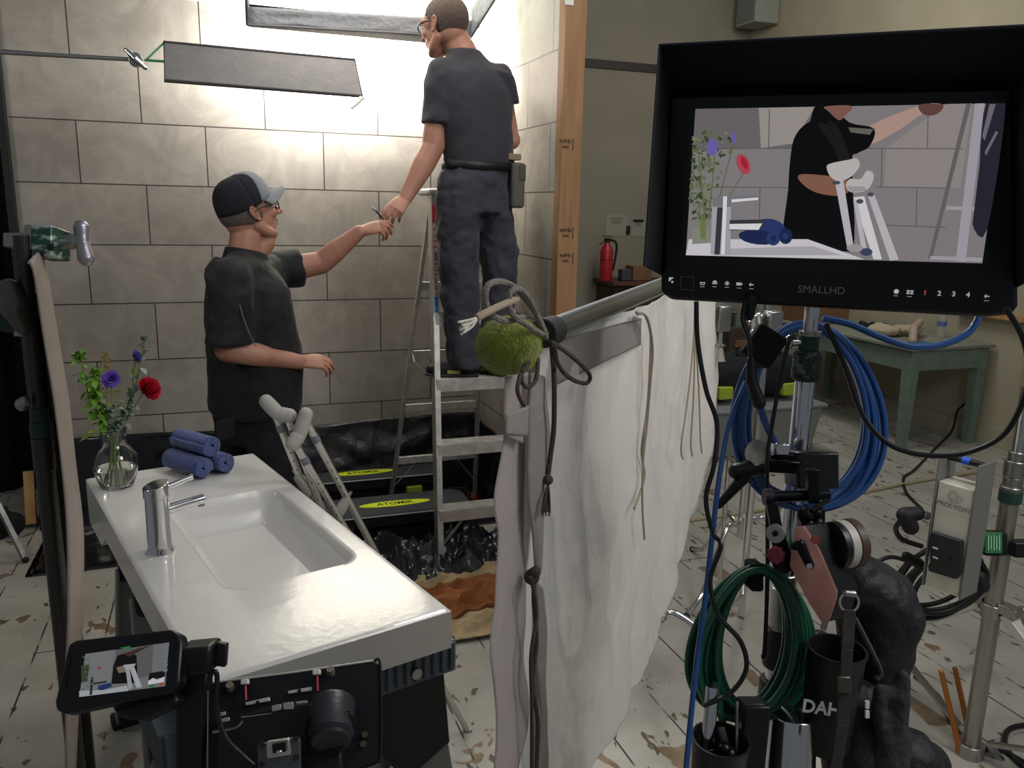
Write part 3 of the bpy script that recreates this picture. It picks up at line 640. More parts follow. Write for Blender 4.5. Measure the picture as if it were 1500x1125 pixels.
# trousers, boots
g = G()
g.loft([(pel - UP * .16, r1 * .185, f1 * .135), (pel - UP * .02, r1 * .188, f1 * .142), (pel + UP * .09, r1 * .178, f1 * .140)], n=32)
for q in (-1, 1):
    hp = pel + r1 * q * .095; g.loft([(hp - UP * .06, r1 * .09, f1 * .115), (V((hp.x, hp.y, .5)), r1 * .085, f1 * .095), (V((hp.x, hp.y, .07)), r1 * .075, f1 * .085)], n=24)
organic(g.obj('trousers', PANT1, p1), .010, 5, .016, .08)
bk = PY(330, 617, 3.09); G().box(bk - UP * .03, r1 * .003, f1 * .04, UP * .04).obj('cargo_pocket', PANT1, p1, bevel=.003)
for q in (-1, 1):
    hp = pel + r1 * q * .095; a = V((hp.x, hp.y, .0))
    g = G().limb([a + UP * .09, a + UP * .05 + f1 * .03, a + UP * .045 + f1 * .14], [.052, .05, .045]); organic(g.obj('boot', mat('black_boot', '0e0e10', .5), p1), .008, 4)
# ---- person on the ladder
Y2 = 3.63
f2 = V((-.30, .954, 0)).normalized(); r2 = f2.cross(UP)
hf2 = V((-.56, .82, -.12)).normalized(); hc2 = PY(651, 38, Y2 + .07)
p2 = T('person', 'man in charcoal tee seen from behind standing on the stepladder, reaching down', 'person', (1.10, Y2, .905))
pel2 = PY(694, 268, Y2); che2 = PY(695, 150, Y2 + .02); nk2 = PY(678, 78, Y2 + .03); nkh2 = PY(662, 50, Y2 + .06)
sL = PY(647, 108, Y2 + .0); sR = PY(731, 114, Y2 + .03)
eL = PY(634, 216, Y2 - .02); wL = PY(594, 290, 3.56); eR = PY(748, 205, Y2 + .08); wR = PY(735, 165, Y2 + .26)
g = G(); P2, ax2 = head(g, hc2, hf2, UP, 1.04)
g.limb([nk2 - UP * .04, nk2, nkh2], [.066, .064, .062], 20)
g.loft([(pel2 - UP * .04, r2 * .15, f2 * .11), (pel2 + UP * .1, r2 * .145, f2 * .11), (che2, r2 * .165, f2 * .11), (nk2 - UP * .08, r2 * .13, f2 * .08), (nk2, r2 * .06, f2 * .06)])
g.limb([nk2 - UP * .09, sL], [.042, .048]); g.limb([nk2 - UP * .09, sR], [.042, .046])
g.limb([sL, eL], [.050, .050]); g.limb([eL, eL * .65 + wL * .35, wL], [.050, .050, .031]); g.limb([sR, eR], [.046, .042]); g.limb([eR, wR], [.046, .03])
kL, aL = PY(672, 405, Y2 + .0), PY(680, 532, Y2 + .03); kR, aR = PY(733, 400, Y2 + .03), PY(722, 532, Y2 + .04)
for hq, k_, a_ in ((-1, kL, aL), (1, kR, aR)): g.limb([pel2 + r2 * hq * .085 - UP * .03, k_, a_], [.07, .05, .036])
fW = (PY(566, 322, 3.47) - wL).normalized()
hand(g, wL, fW, V((-.15, -.85, .5)), V((-.8, .2, .5)), [(.25, .45, .35), (.45, .6, .4), (.7, .7, .4), (.85, .75, .4)], th=(.95, .35, -.25))
hand(g, wR, (wR - eR), V((.3, -.6, .6)), V((-1, 0, .3)), [(.3, .3, .2)] * 4)
b2 = organic(g.obj('body', SKIN, p2), .0042, 3)
eyes(P2, ax2, 1.04, b2)
g = G(); g.sph(P2(0, -.014, .024), (.0835, .105, .098), ax2, 32, 22)
for v in list(g.b.verts):
    q = v.co - hc2; yy, zz = q.dot(ax2[1]), q.dot(ax2[2])
    if (yy > .02 and zz < .065 and yy > .02 + (zz - .0) * .6) or zz < -.066 or (yy > .0 and zz < .005): g.b.verts.remove(v)
g.obj('hair', mat('brown_hair', '4e4038', .9, var='6a5a50', vscale=140, bump=.6, bscale=320), p2, solid=.005)
glasses(P2, 1.04, p2, mat('thin_frame', '3a3a3c', .3, .6))
g = G()
g.loft([(PY(703, 248, Y2), r2 * .172, f2 * .128), (PY(702, 225, Y2), r2 * .172, f2 * .130), (PY(698, 185, Y2), r2 * .176, f2 * .128), (PY(695, 145, Y2 + .01), r2 * .188, f2 * .126), (PY(692, 112, Y2 + .02), r2 * .180, f2 * .108), (PY(686, 92, Y2 + .03), r2 * .125, f2 * .085), (nk2 + UP * .015, r2 * .072, f2 * .070)], n=40)
hL = PY(640, 182, Y2 - .01); hR = PY(741, 152, Y2 + .06)
g.loft([(sL + r2 * .05 + UP * .02, r2 * .06, f2 * .07), (sL, r2 * .068, f2 * .08), (sL * .5 + hL * .5, r2 * .065, f2 * .082), (hL, r2 * .066, f2 * .085)], n=28)
g.loft([(sR - r2 * .05 + UP * .02, r2 * .06, f2 * .07), (sR, r2 * .062, f2 * .08), (hR, r2 * .05, f2 * .08)], n=28)
g.limb([nk2 - UP * .10, sL], [.085, .070]); g.limb([nk2 - UP * .10, sR], [.085, .066])
organic(g.obj('shirt', SHIRT2, p2), .009, 5, .012, .08)
g = G()
lb = PY(700, 246, Y2)
g.loft([(pel2 - UP * .13, r2 * .172, f2 * .13), (pel2, r2 * .176, f2 * .135), (lb, r2 * .166, f2 * .122)], n=32)
for hq, k_, a_, w in ((-1, kL, aL, .098), (1, kR, aR, .084)):
    hp = pel2 + r2 * hq * .088
    g.loft([(hp - UP * .05, r2 * (w + .002), f2 * .118), (hp * .5 + k_ * .5, r2 * w, f2 * .108), (k_, r2 * (w - .006), f2 * .096), (k_ * .45 + a_ * .55, r2 * (w - .016), f2 * .084), (a_ - UP * .015, r2 * .078, f2 * .085)], n=28)
organic(g.obj('trousers', PANT2, p2), .009, 4, .028, .075)
g = G(); n = 40
g.rings([[lb + UP * z + (r2 * .172 * math.cos(2 * math.pi * k / n) + f2 * .132 * math.sin(2 * math.pi * k / n)) for k in range(n)] for z in (-.012, .024)], caps=False).obj('belt', mat('black_belt', '17171a', .5), p2, solid=.006)
pc = PY(755, 272, Y2 - .04); px_ = (r2 * .9 - f2 * .42).normalized(); py_ = px_.cross(UP)
pch = G().box(pc, px_ * .032, py_ * .064, UP * .100).obj('belt_pouch', mat('pouch_fabric', '57554f', .8, bump=.3, bscale=200), p2, bevel=.016, seg=3)
G().box(pc + px_ * .016 + UP * .055, px_ * .018, py_ * .066, UP * .038).obj('flap', mat('pouch_flap', '4b4945', .8), pch, bevel=.008)
G().box(PY(751, 230, Y2 - .06), r2 * .035, f2 * .02, UP * .014).obj('belt_buckle', mat('tan_leather', '8a7a60', .6), p2, bevel=.003)
SHOE = mat('black_shoe', '17181b', .6)
for a_, d, hq in ((aL, V((-.93, .25, 0)), 0), (aR, V((-.6, .8, 0)), 1)):
    d = d.normalized(); b = V((a_.x, a_.y, .905)); g = G()
    g.limb([b + UP * .075 + d * -.01, b + UP * .05 + d * .03, b + UP * .035 + d * .12, b + UP * .034 + d * .155], [.045, .046, .036, .028], 16); g.sph(b + UP * .04 - d * .03, .038)
    sh = organic(g.obj('shoe', SHOE, p2), .006, 4)
    sd = d.cross(UP); G().loft([(b - d * .07 + UP * .012, sd * .028, UP * .011), (b - d * .02 + UP * .012, sd * .037, UP * .011), (b + d * .07 + UP * .012, sd * .043, UP * .011), (b + d * .15 + UP * .012, sd * .038, UP * .010), (b + d * .185 + UP * .014, sd * .018, UP * .008)], n=20).obj('sole', mat('shoe_sole', '2a2a2c', .6), sh)
    for q in (.02, .055, .09): G().bar(b + d * q + UP * .085 - sd * .02 - UP * q * .25, b + d * (q + .005) + UP * .085 + sd * .02 - UP * q * .25, .004, .004).obj('lace', mat('shoe_lace', '55565a', .7), sh)
    for q in (-1, 1): G().box(b + sd * q * .042 + d * .05 + UP * .03, d * .03, sd * .002, UP * .008).obj('side_flash', mat('yellow_grey_flash', '8f8a4a', .6), sh)
# small part held between the two hands
cpt = (PY(557, 318, 3.47))
hk = T('small_metal_fitting', 'small dark metal fitting pinched between the two men\'s hands', 'tool', cpt)
G().cyl(PY(548, 306, 3.46), PY(562, 322, 3.46), .003, n=10).obj('shank', BLKM, hk); G().cyl(PY(546, 304, 3.46), PY(549, 308, 3.46), .006, n=10).obj('head', STEEL, hk)
# ---------------------------------------------------------------- stepladder
LX = lambda z, q: (.912 + (.965 - .912) * z / 1.77) if q < 0 else (1.42 + (1.315 - 1.42) * z / 1.77)
LY = lambda z: 3.485 + (3.84 - 3.485) * z / 1.77
RX = lambda z, q: (.865 + (1.0 - .865) * z / 1.74) if q < 0 else (1.375 + (1.28 - 1.375) * z / 1.74)
RY = lambda z: 4.39 + (3.96 - 4.39) * z / 1.74
lad = T('stepladder', 'silver aluminium stepladder that the man in the charcoal tee stands on', 'ladder', (1.15, 3.9, 0))
for q in (-1, 1):
    g = G(); a, b = V((LX(.02, q), LY(.02), .02)), V((LX(1.75, q), LY(1.75), 1.75))
    d = (b - a).normalized(); sx = V((1, 0, 0)); sy = d.cross(sx).normalized()
    g.box((a + b) / 2, sx * .003, sy * .036, d * (b - a).length / 2)
    for e in (-1, 1): g.box((a + b) / 2 + sy * e * .034 + sx * (-q * .011), sx * .012, sy * .0025, d * (b - a).length / 2)
    fr = g.obj('front_rail', ALU, lad)
    G().box(a + V((0, 0, -.008)), (.018, 0, 0), (0, .042, 0), (0, 0, .012)).obj('rubber_foot', mat('red_rubber', 'a8503c', .6), fr, bevel=.003)
    if q < 0:
        zz = lambda z: V((LX(z, q) - .0042, LY(z) - .0, z)); za = lambda z, w: None
        fn = -sy if sy.y > 0 else sy
        for z0, z1, nm, m_ in ((1.62, 1.70, 'red_sticker', 'c4404a'), (1.40, 1.615, 'warning_sticker', 'd8b4b0'), (1.30, 1.395, 'white_sticker', 'd5d2cc'), (1.20, 1.28, 'blue_sticker', '7fa6cf')):
            c = (V((LX(z0, q), LY(z0), z0)) + V((LX(z1, q), LY(z1), z1))) / 2 + fn * .0372 + sx * (-q * .010)
            st = G().box(c, sx * .0115, fn * .0006, d * (z1 - z0) / 2).obj(nm, mat(nm, m_, .5), fr)
            if nm != 'red_sticker':
                h = G()
                for k in range(7): h.box(c + fn * .0008 + d * (z1 - z0) * (k - 3) / 8, sx * (.008 - .002 * (k % 3)), fn * .0003, d * .003)
                h.obj('sticker_print', mat('sticker_ink_' + nm, 'a83a40' if nm != 'blue_sticker' else '1f3f78', .6), st)
    a, b = V((RX(.02, q), RY(.02), .02)), V((RX(1.72, q), RY(1.72), 1.72))
    rr = G().bar(a, b, .030, .020, (1, 0, 0)).obj('rear_rail', ALU, lad, bevel=.002, seg=1)
    G().box(a, .018, .018, .016).obj('rubber_foot', mat('red_rubber', 'a8503c', .6), rr, bevel=.003)
    G().tube([V((RX(.98, q), RY(.98), .98)), V((RX(.9, q) + .01, (RY(.9) * .8 + LY(.9) * .2), .90)), V((LX(.9, q), LY(.9) * .9 + RY(.9) * .1, .90)), V((LX(.92, q), LY(.92) + .03, .92))], .005, n=8).obj('spreader_bar', STEEL, lad)
for k, z in enumerate((.295, .60, .90, 1.20, 1.49)):
    y = LY(z); x0, x1 = LX(z, -1) + .004, LX(z, 1) - .004
    g = G().box(((x0 + x1) / 2, y + .002, z), (x1 - x0) / 2, .045, .004).box(((x0 + x1) / 2, y - .044, z - .026), (x1 - x0) / 2, .0025, .028).box(((x0 + x1) / 2, y + .046, z - .016), (x1 - x0) / 2, .0025, .018)
    for r in range(6): g.box(((x0 + x1) / 2, y - .034 + r * .014, z + .0045), (x1 - x0) / 2, .002, .001)
    g.obj('step', ALU, lad, smooth=0)
for z in (.30, .62, .93, 1.30):
    y = RY(z); G().box(((RX(z, -1) + RX(z, 1)) / 2, y, z), (RX(z, 1) - RX(z, -1)) / 2, .011, .022).obj('rear_rung', ALU, lad, bevel=.003)
for q in (-1, 1):
    G().bar((RX(.10, q), RY(.10), .12), (RX(.28, q) - q * .12, RY(.28), .285), .014, .004).obj('corner_brace', ALU, lad)
    G().bar((LX(.06, q), LY(.06), .10), (LX(.28, q) - q * .17, LY(.28), .275), .016, .004).obj('corner_brace', ALU, lad)
    G().bar((RX(1.18, q), RY(1.18), 1.17), (RX(1.3, q) - q * .06, RY(1.3), 1.29), .012, .004).obj('corner_brace', ALU, lad)
G().box((1.14, 3.90, 1.765), .195, .115, .016).obj('top_cap', mat('cap_aluminium', 'c9cacb', .4, .7), lad, bevel=.01)
# ---------------------------------------------------------------- black step platforms
PT = mat('grooved_black_top', '3a3c40', .6, bump=.5, bscale=160, stretch=(.1, 3, 1)); PE = mat('platform_black', '101116', .5); YEL = mat('lime_oval', 'd7ea2a', .5); LIME = mat('lime_block', '8ea82a', .6); INK = mat('label_ink', '20240c', .6)
def platform(y0, y1, z, x1, xo, label):
    t = T('step_platform', label, 'exercise step', ((.08 + x1) / 2, (y0 + y1) / 2, 0), 'black step platforms by the ladder')
    x0 = .08; c = V(((x0 + x1) / 2, (y0 + y1) / 2, z - .04)); hx, hy = (x1 - x0) / 2, (y1 - y0) / 2; ch = .05
    poly = [V((x0, y0, 0)), V((x1 - ch * .6, y0, 0)), V((x1, y0 + ch, 0)), V((x1, y1 - ch, 0)), V((x1 - ch, y1, 0)), V((x0, y1, 0))]
    G().prism([p + UP * (z - .035) for p in poly], UP * .06).obj('body', PE, t, bevel=.006)
    q = [(p - c) * .985 + c for p in poly]; G().prism([V((p.x, p.y, z - .003)) for p in q], UP * .006).obj('tread', PT, t)
    G().box((c.x, y0 + .002, z - .008), hx - .02, .004, .003).obj('edge_strip', mat('pale_edge', 'b9bcbb', .5), t, label='pale edge line')
    oc = V((xo, (y0 + y1) / 2, z + .0008)); ov = G(); n = 36
    ov.prism([oc + V((math.cos(2 * math.pi * k / n) * .185, math.sin(2 * math.pi * k / n) * .038, 0)) for k in range(n)], UP * .0012); lo = ov.obj('oval_label', YEL, t, label='lime yellow oval label with black lettering')
    text('ATOMIK', .05, oc + UP * .001, (1, 0, 0), (0, 1, 0), INK, 'lettering', lo, bold=.0006)
    for bx_, by_ in ((x0 + .42 if y0 < 4.2 else 1.02, y0 + .03), (x1 - .1, y1 - .05), (x0 + .1, y0 + .06)): G().box((bx_, by_, .05), .045, .045, .048).obj('riser_block', LIME, t, bevel=.006)
    G().box((c.x, c.y, .055), hx - .04, hy - .05, .05).obj('base', PE, t, bevel=.004)
platform(3.785, 4.055, .20, 1.185, .80, 'nearer black step platform with a lime oval label, under the ladder')
platform(4.435, 4.66, .17, 1.20, .74, 'farther black step platform against the plastic covered wall base')
# ---------------------------------------------------------------- softbox and flag
SFB = mat('grey_nylon', '8d8f92', .7, bump=.4, bscale=40); DIF = mat('softbox_diffuser', 'fffaf2', .6, emit=5)
sb = T('softbox', 'overhead softbox with grey fabric skirt hanging above the set', 'light', (.5, 3.35, 2.5))
fl, fr_ = PY(362, 36, 4.0), PY(690, 54, 4.0); h = .085
bl, br_ = fl + V((0, -.50, .16)), fr_ + V((0, -.50, .16)); bl.x = fl.x - .02; br_.x = fr_.x + .02
def flap(a, b, up, name):
    g = G(); n = 24
    g.grid(lambda u, v: a * (1 - u) + b * u + up * v + V((0, .006 * noise.noise(V((u * 9, v * 3, 1))), .006 * noise.noise(V((u * 7, v * 2, 9))))), n, 6)
    return g.obj(name, SFB, sb, solid=.004)
u1 = V((0, -.05, .24))
UF = PY(490, 18, 4.0).z - PY(490, 43, 4.0).z
flap(fl, fr_, V((0, -.01, UF)), 'skirt'); flap(bl, fl, V((.02, 0, .16)), 'skirt'); flap(fr_, br_, V((0, 0, .12)), 'skirt')
g = G().prism([fl + u1, fr_ + u1, br_ + u1, bl + u1], UP * .004).obj('diffuser', DIF, sb)
G().box((.72, 4.225, 2.513), .52, .075, .003).box((.72, 4.152, 2.545), .52, .003, .035).obj('hidden_cutter', mat('hidden_cutter_black', '151515', .8), sb)  # plate added out of sight behind the skirt to cut light off the lower wall
tc_ = (fl + br_) / 2 + UP * .62
hs = G()
for a, b in ((fl, fr_), (fr_, br_), (br_, bl), (bl, fl)):
    q = [a + u1 + UP * .012, b + u1 + UP * .012, tc_ + (b - tc_) * .2, tc_ + (a - tc_) * .2]
    hs.prism(q, (q[1] - q[0]).cross(q[3] - q[0]).normalized() * .003)
hs.obj('shell', mat('softbox_shell', '2a2b2e', .8), sb)
for a, b in ((fl, fr_), (bl, fl), (fr_, br_)): G().cyl(a, b, .006, n=10).obj('rim_rod', mat('rim_fabric', '6f7073', .7), sb)
k_ = .85; FA, FB = V((.8988, .0456, -.003)) * k_, V((.0, -.1734, -.1921)) * k_ * 1.02
fo = EYE + (V((-.1794, 4.382, 2.4243)) - EYE) * k_
FC_ = [PL(240, 62, fo, FA.cross(FB).normalized()), PL(520, 88, fo, FA.cross(FB).normalized()), PL(531, 141, fo, FA.cross(FB).normalized()), PL(241, 118, fo, FA.cross(FB).normalized())]
nf = FA.cross(FB).normalized(); fg = T('lighting_flag', 'long grey fabric flag hanging in front of the tile wall under the softbox', 'lighting flag', (FC_[0] + FC_[2]) / 2)
G().prism(FC_, nf * .004).obj('fabric', mat('flag_fabric', '7b7876', .75, var='868280', vscale=12, bump=.2, bscale=60), fg)
G().tube(FC_, .007, n=10, closed=True, sm=False).obj('frame', mat('flag_frame', '3c3a3a', .6), fg)
g = G().cyl(PL(241, 90, fo, nf), PL(212, 88, fo, nf), .005, n=10).cyl(PL(241, 62, fo, nf), PL(216, 86, fo, nf), .004, n=10).obj('mount_pin', mat('green_rod', '3f8f6a', .4, .3), fg)
kp = PL(199, 88, fo, nf)
ar = T('c_stand_boom', 'steel grip arm running in from the left to hold the grey flag', 'grip arm', PL(-40, 74, fo, nf))
G().cyl(PL(-330, 58, fo, nf), PL(190, 87, fo, nf), .008, n=12).obj('rod', STEEL, ar)
hd = G().cyl(kp - V((0, .02, 0)), kp + V((0, .02, 0)), .026, n=24).obj('grip_head', STEEL, ar, bevel=.003)
G().limb([kp + V((-.03, -.03, .03)), kp + V((0, -.036, 0)), kp + V((.034, -.03, -.03))], [.008, .012, .009], 12).obj('wing_knob', CHROME, hd)
cl = T('spring_clip', 'small white spring clip on the lower right corner of the flag', 'clip', PL(525, 150, fo, nf))
for q in (0, 1): G().limb([PL(516 + q * 4, 158 - q * 3, fo, nf), PL(528 + q * 3, 143 + q, fo, nf) + V((0, -.012 * q, 0))], [.006, .007], 10).obj('jaw', mat('white_clip', 'dcdad4', .5), cl)
# ---------------------------------------------------------------- hanging muslin, frame pipe, tennis ball
MP, MD = V((.33, .93, 0)), V((.683, .731, 0)).normalized(); MN = V((MD.y, -MD.x, 0))
if MN.dot(EYE - MP) < 0: MN = -MN
def MU(x, y, off=0): return PL(x, y, MP + MN * off, MN)
def fabric_mat(name, col, tl):
    m = mat(name, col, .85); nt = m.node_tree; b = nt.nodes['Principled BSDF']; out = nt.nodes['Material Output']
    t = nt.nodes.new('ShaderNodeBsdfTranslucent'); t.inputs[0].default_value = lin(col); x = nt.nodes.new('ShaderNodeMixShader'); x.inputs[0].default_value = tl
    n = nt.nodes.new('ShaderNodeTexNoise'); n.inputs['Scale'].default_value = 22; n.inputs['Detail'].default_value = 6; n.inputs['Distortion'].default_value = .8
    tc = nt.nodes.new('ShaderNodeTexCoord'); mp = nt.nodes.new('ShaderNodeMapping'); mp.inputs['Scale'].default_value = (1, 1, .8); nt.links.new(tc.outputs['Object'], mp.inputs[0]); nt.links.new(mp.outputs[0], n.inputs['Vector'])
    k = nt.nodes.new('ShaderNodeBump'); k.inputs['Strength'].default_value = .5; k.inputs['Distance'].default_value = .012; nt.links.new(n.outputs['Fac'], k.inputs['Height']); nt.links.new(k.outputs[0], b.inputs['Normal']); nt.links.new(k.outputs[0], t.inputs['Normal'])
    nt.links.new(b.outputs[0], x.inputs[1]); nt.links.new(t.outputs[0], x.inputs[2]); nt.links.new(x.outputs[0], out.inputs[0]); return m
MUS = fabric_mat('white_muslin', 'f0eeea', .55); HEM = fabric_mat('grey_mesh_hem', 'd2cac8', .6); TAPE = fabric_mat('grey_tape', 'c0bab5', .5); WBAND = fabric_mat('white_band', 'eeeeec', .3)
mz = MU(760, 900); mu = T('muslin_diffusion', 'white muslin diffusion cloth hanging from the silver pipe', 'diffusion cloth', V((mz.x + .3, mz.y + .3, .55)))
def interp(rows, v):
    p = cr([V((a, b, 0)) for a, b in rows], 12); i = v * (len(p) - 1); k = min(int(i), len(p) - 2); return p[k].lerp(p[k + 1], i - k)
def sheet(name, m, L, R, off, amp, nu=60, nv=90, seed=0, solid=.0012, bow=0, fs=1):
    def f(u, v):
        a, b = interp(L, v), interp(R, v); q = a.lerp(b, u); p = MU(q.x, q.y, off)
        h_ = p.x + p.y; w = noise.noise(V((h_ * 2.2 * fs, p.z * 2.6 * fs, seed))) * amp * 1.3 + (abs(noise.noise(V((h_ * 3.4 + p.z * 2.2, p.z * 3.0 - h_, seed + 3)))) ** .7) * amp * 1.1 + abs(noise.noise(V((h_ * 7 - p.z * 6, p.z * 8 + h_ * 3, seed + 6)))) * amp * .55 + noise.noise(V((h_ * 24, p.z * 20, seed + 9))) * amp * .12
        return p + MN * (w + bow * math.sin(math.pi * u))
    return G().grid(f, nu, nv).obj(name, m, mu, solid=solid, smooth=80)
sheet('cloth', MUS, [(780, 505), (776, 640), (770, 800), (772, 980), (778, 1160), (784, 1300)], [(1046, 405), (1038, 640), (1000, 800), (955, 940), (880, 1100), (812, 1290)], -.012, .017, 110, 140, 1, fs=1.3)
sheet('grey_hem', HEM, [(738, 552), (736, 640), (724, 735), (730, 790), (722, 880), (711, 950), (720, 1050), (718, 1140), (720, 1260)], [(772, 545), (770, 640), (768, 720), (766, 800), (768, 900), (764, 960), (772, 1050), (752, 1140), (750, 1260)], .0, .006, 14, 90, 4)
sheet('white_band', WBAND, [(758, 610), (757, 720), (756, 800), (762, 900), (752, 980), (768, 1060), (742, 1130), (740, 1260)], [(800, 600), (795, 720), (792, 800), (792, 900), (792, 980), (796, 1060), (800, 1130), (806, 1260)], -.004, .006, 14, 80, 8)
sheet('grey_flap', TAPE, [(776, 545), (772, 640), (770, 720), (776, 800), (778, 832)], [(797, 555), (803, 640), (796, 720), (787, 800), (783, 834)], .012, .006, 12, 40, 11, bow=.008)
sheet('grey_flap', TAPE, [(783, 850), (784, 920), (783, 990), (789, 1060), (783, 1130)], [(792, 870), (799, 930), (795, 990), (799, 1060), (804, 1130)], .006, .004, 8, 40, 12, bow=.006)
sheet('corner_tab', TAPE, [(736, 606), (736, 636)], [(778, 590), (774, 640)], .008, .004, 10, 8, 13)
sheet('corner_tab', HEM, [(738, 636), (738, 637)], [(764, 624), (763, 649)], .010, .003, 8, 8, 14)
sheet('pocket_band', TAPE, [(814, 494), (806, 565)], [(940, 463), (938, 505)], .006, .004, 30, 14, 15)
sheet('pocket_edge', WBAND, [(818, 486), (834, 492)], [(930, 456), (942, 466)], .010, .003, 30, 6, 16)
ROPE = mat('grey_rope', '8a827a', .85, bump=.5, bscale=300); ROPED = mat('dark_cord', '4f4743', .85, bump=.5, bscale=300); ROPEP = mat('pale_cord_tie', 'a89a84', .85)
def tie(pts, r, m, off=.03, name='tie_cord'): return G().tube([MU(*p, off + .004 * math.sin(i)) for i, p in enumerate(pts)], r, n=8).obj(name, m, mu)
tie([(800, 490), (783, 455), (757, 424), (735, 413), (715, 418), (711, 440), (722, 462), (745, 470), (770, 462)], .0036, ROPE, .045)
tie([(800, 495), (790, 470), (776, 440), (762, 424), (748, 428), (745, 445), (752, 462), (770, 475), (795, 490)], .0034, ROPE, .055)
tie([(757, 438), (735, 447), (712, 458), (698, 466)], .004, ROPEP, .05)
fr = G()
for k in range(11): a = k / 10; fr.tube([MU(700, 465, .05), MU(690 - 4 * math.sin(k), 468 + a * 10, .05 + .004 * math.sin(k * 2)), MU(671 + 9 * abs(math.sin(k * 1.3)), 472 + a * 18, .05 + .006 * math.cos(k * 2))], .0011, n=5, k=4)
fr.obj('frayed_end', mat('frayed_white', 'd8d2c6', .9), mu)
tie([(806, 500), (830, 516), (852, 535), (864, 550), (860, 561), (845, 559), (828, 548), (816, 530), (812, 505)], .0032, ROPED, .04)
tie([(808, 505), (811, 540), (812, 580), (811, 630), (806, 670), (803, 695)], .0037, ROPED, .03)
tie([(788, 525), (787, 545), (783, 560), (773, 567), (765, 560), (765, 545), (775, 530)], .0028, ROPED, .035)
tie([(762, 548), (758, 570), (762, 585), (768, 594)], .0026, ROPED, .035)
G().sph(MU(803, 703, .03), .007).obj('knot', ROPED, mu)
fr = G()
for k in range(9): fr.tube([MU(803, 706, .03), MU(800 - 3 + k, 728, .03 + .002 * math.sin(k)), MU(793 + k * 1.6, 752 + 4 * math.sin(k * 2), .03)], .0011, n=5, k=4)
fr.obj('frayed_end', ROPED, mu)
tie([(783, 838), (782, 880), (786, 940), (780, 1000), (788, 1060), (785, 1140)], .0034, ROPED, .022); tie([(778, 845), (786, 900), (778, 960), (779, 1030), (779, 1140)], .0030, ROPED, .026)
g = G(); g.sph(MU(779, 845, .02), .011); g.sph(MU(784, 838, .026), .008); g.obj('knot', ROPED, mu)
tie([(934, 460), (945, 462), (953, 490), (952, 540), (948, 600), (940, 660), (944, 700), (929, 745)], .0026, ROPEP, .02); tie([(932, 458), (948, 466), (956, 510), (953, 560), (948, 620), (942, 680), (941, 740), (944, 790)], .0024, ROPEP, .026)
for x0, x1, y1 in ((1018, 998, 672), (1020, 1012, 668), (1022, 1026, 664)): tie([(x0, 440), (x0 - 2, 500), ((x0 + x1) / 2, 580), (x1, y1 - 20), (x1 + 2, y1)], .0022, ROPEP, .03)
# pipe
pa, pb = MU(800, 487, .02), MP + MD * 2.72; pa2 = pa; pz = pa.z
pipe = T('frame_pipe', 'silver speed rail pipe carrying the muslin away from the tennis ball', 'pipe', pa)
pe = V((pb.x, pb.y, pz + .03)); G().cyl(pa, pe, .0165, n=28).obj('tube', mat('dull_pipe', '8d8f90', .3, .9, bump=.04, bscale=60), pipe)
G().cyl(pa - MD * .012, pa + MD * .03, .0195, n=24).obj('end_sleeve', mat('dark_tape', '2a2a2c', .7), pipe, bevel=.002)
# tennis ball slit over the pipe end
bc = PD(745, 506, 1.0); bcol = mat('tennis_felt', '8f972a', .95, var='7b8422', vscale=90, bump=.6, bscale=260, sheen=.5)
ball = T('tennis_ball', 'fuzzy green tennis ball pushed onto the near end of the pipe', 'ball', bc)
ba = MD; bs, bu = perp(ba); ax = (_r * .97 - _u * .0 + _f * .2).normalized()
g = G().sph(bc, (.0405, .0325, .036), (( _r * .97 + _u * .22).normalized(), _f, (_u * .97 - _r * .22).normalized()), 48, 32); bo = g.obj('core', bcol, ball)
se = G(); P_ = []
for k in range(48):
    t = 2 * math.pi * k / 48; s_ = V((math.cos(t) + .42 * math.cos(3 * t), math.sin(t) - .42 * math.sin(3 * t), 1.3 * math.sin(2 * t))).normalized()
    P_.append(bc + (_r * .97 + _u * .22).normalized() * s_.x * .0407 + (_u * .97 - _r * .22).normalized() * s_.y * .0362 + _f * s_.z * .0327)
se.tube(P_, .0006, n=6, k=2, closed=True).obj('seam', mat('ball_seam', '74801f', .95), bo)
hz = G(); rr = random.Random(5)
for k in range(5200):
    d = V((rr.gauss(0, 1), rr.gauss(0, 1), rr.gauss(0, 1))).normalized(); X_, Y_ = (_r * .97 + _u * .22).normalized(), (_u * .97 - _r * .22).normalized()
    p = bc + X_ * d.x * .0403 + Y_ * d.y * .0358 + _f * d.z * .0323; nn = (X_ * d.x / .0405 + Y_ * d.y / .036 + _f * d.z / .0325).normalized(); q = (nn + rv(.7)).normalized() * rr.uniform(.002, .0055); sd = q.cross(rv()).normalized() * .00016
    vs = [hz.b.verts.new(x) for x in (p - sd, p + sd, p + q)]; hz.face(vs)
tag(hz.obj('felt_fuzz', mat('felt_fuzz', 'aeb63c', .95), ball, smooth=0), kind='stuff')
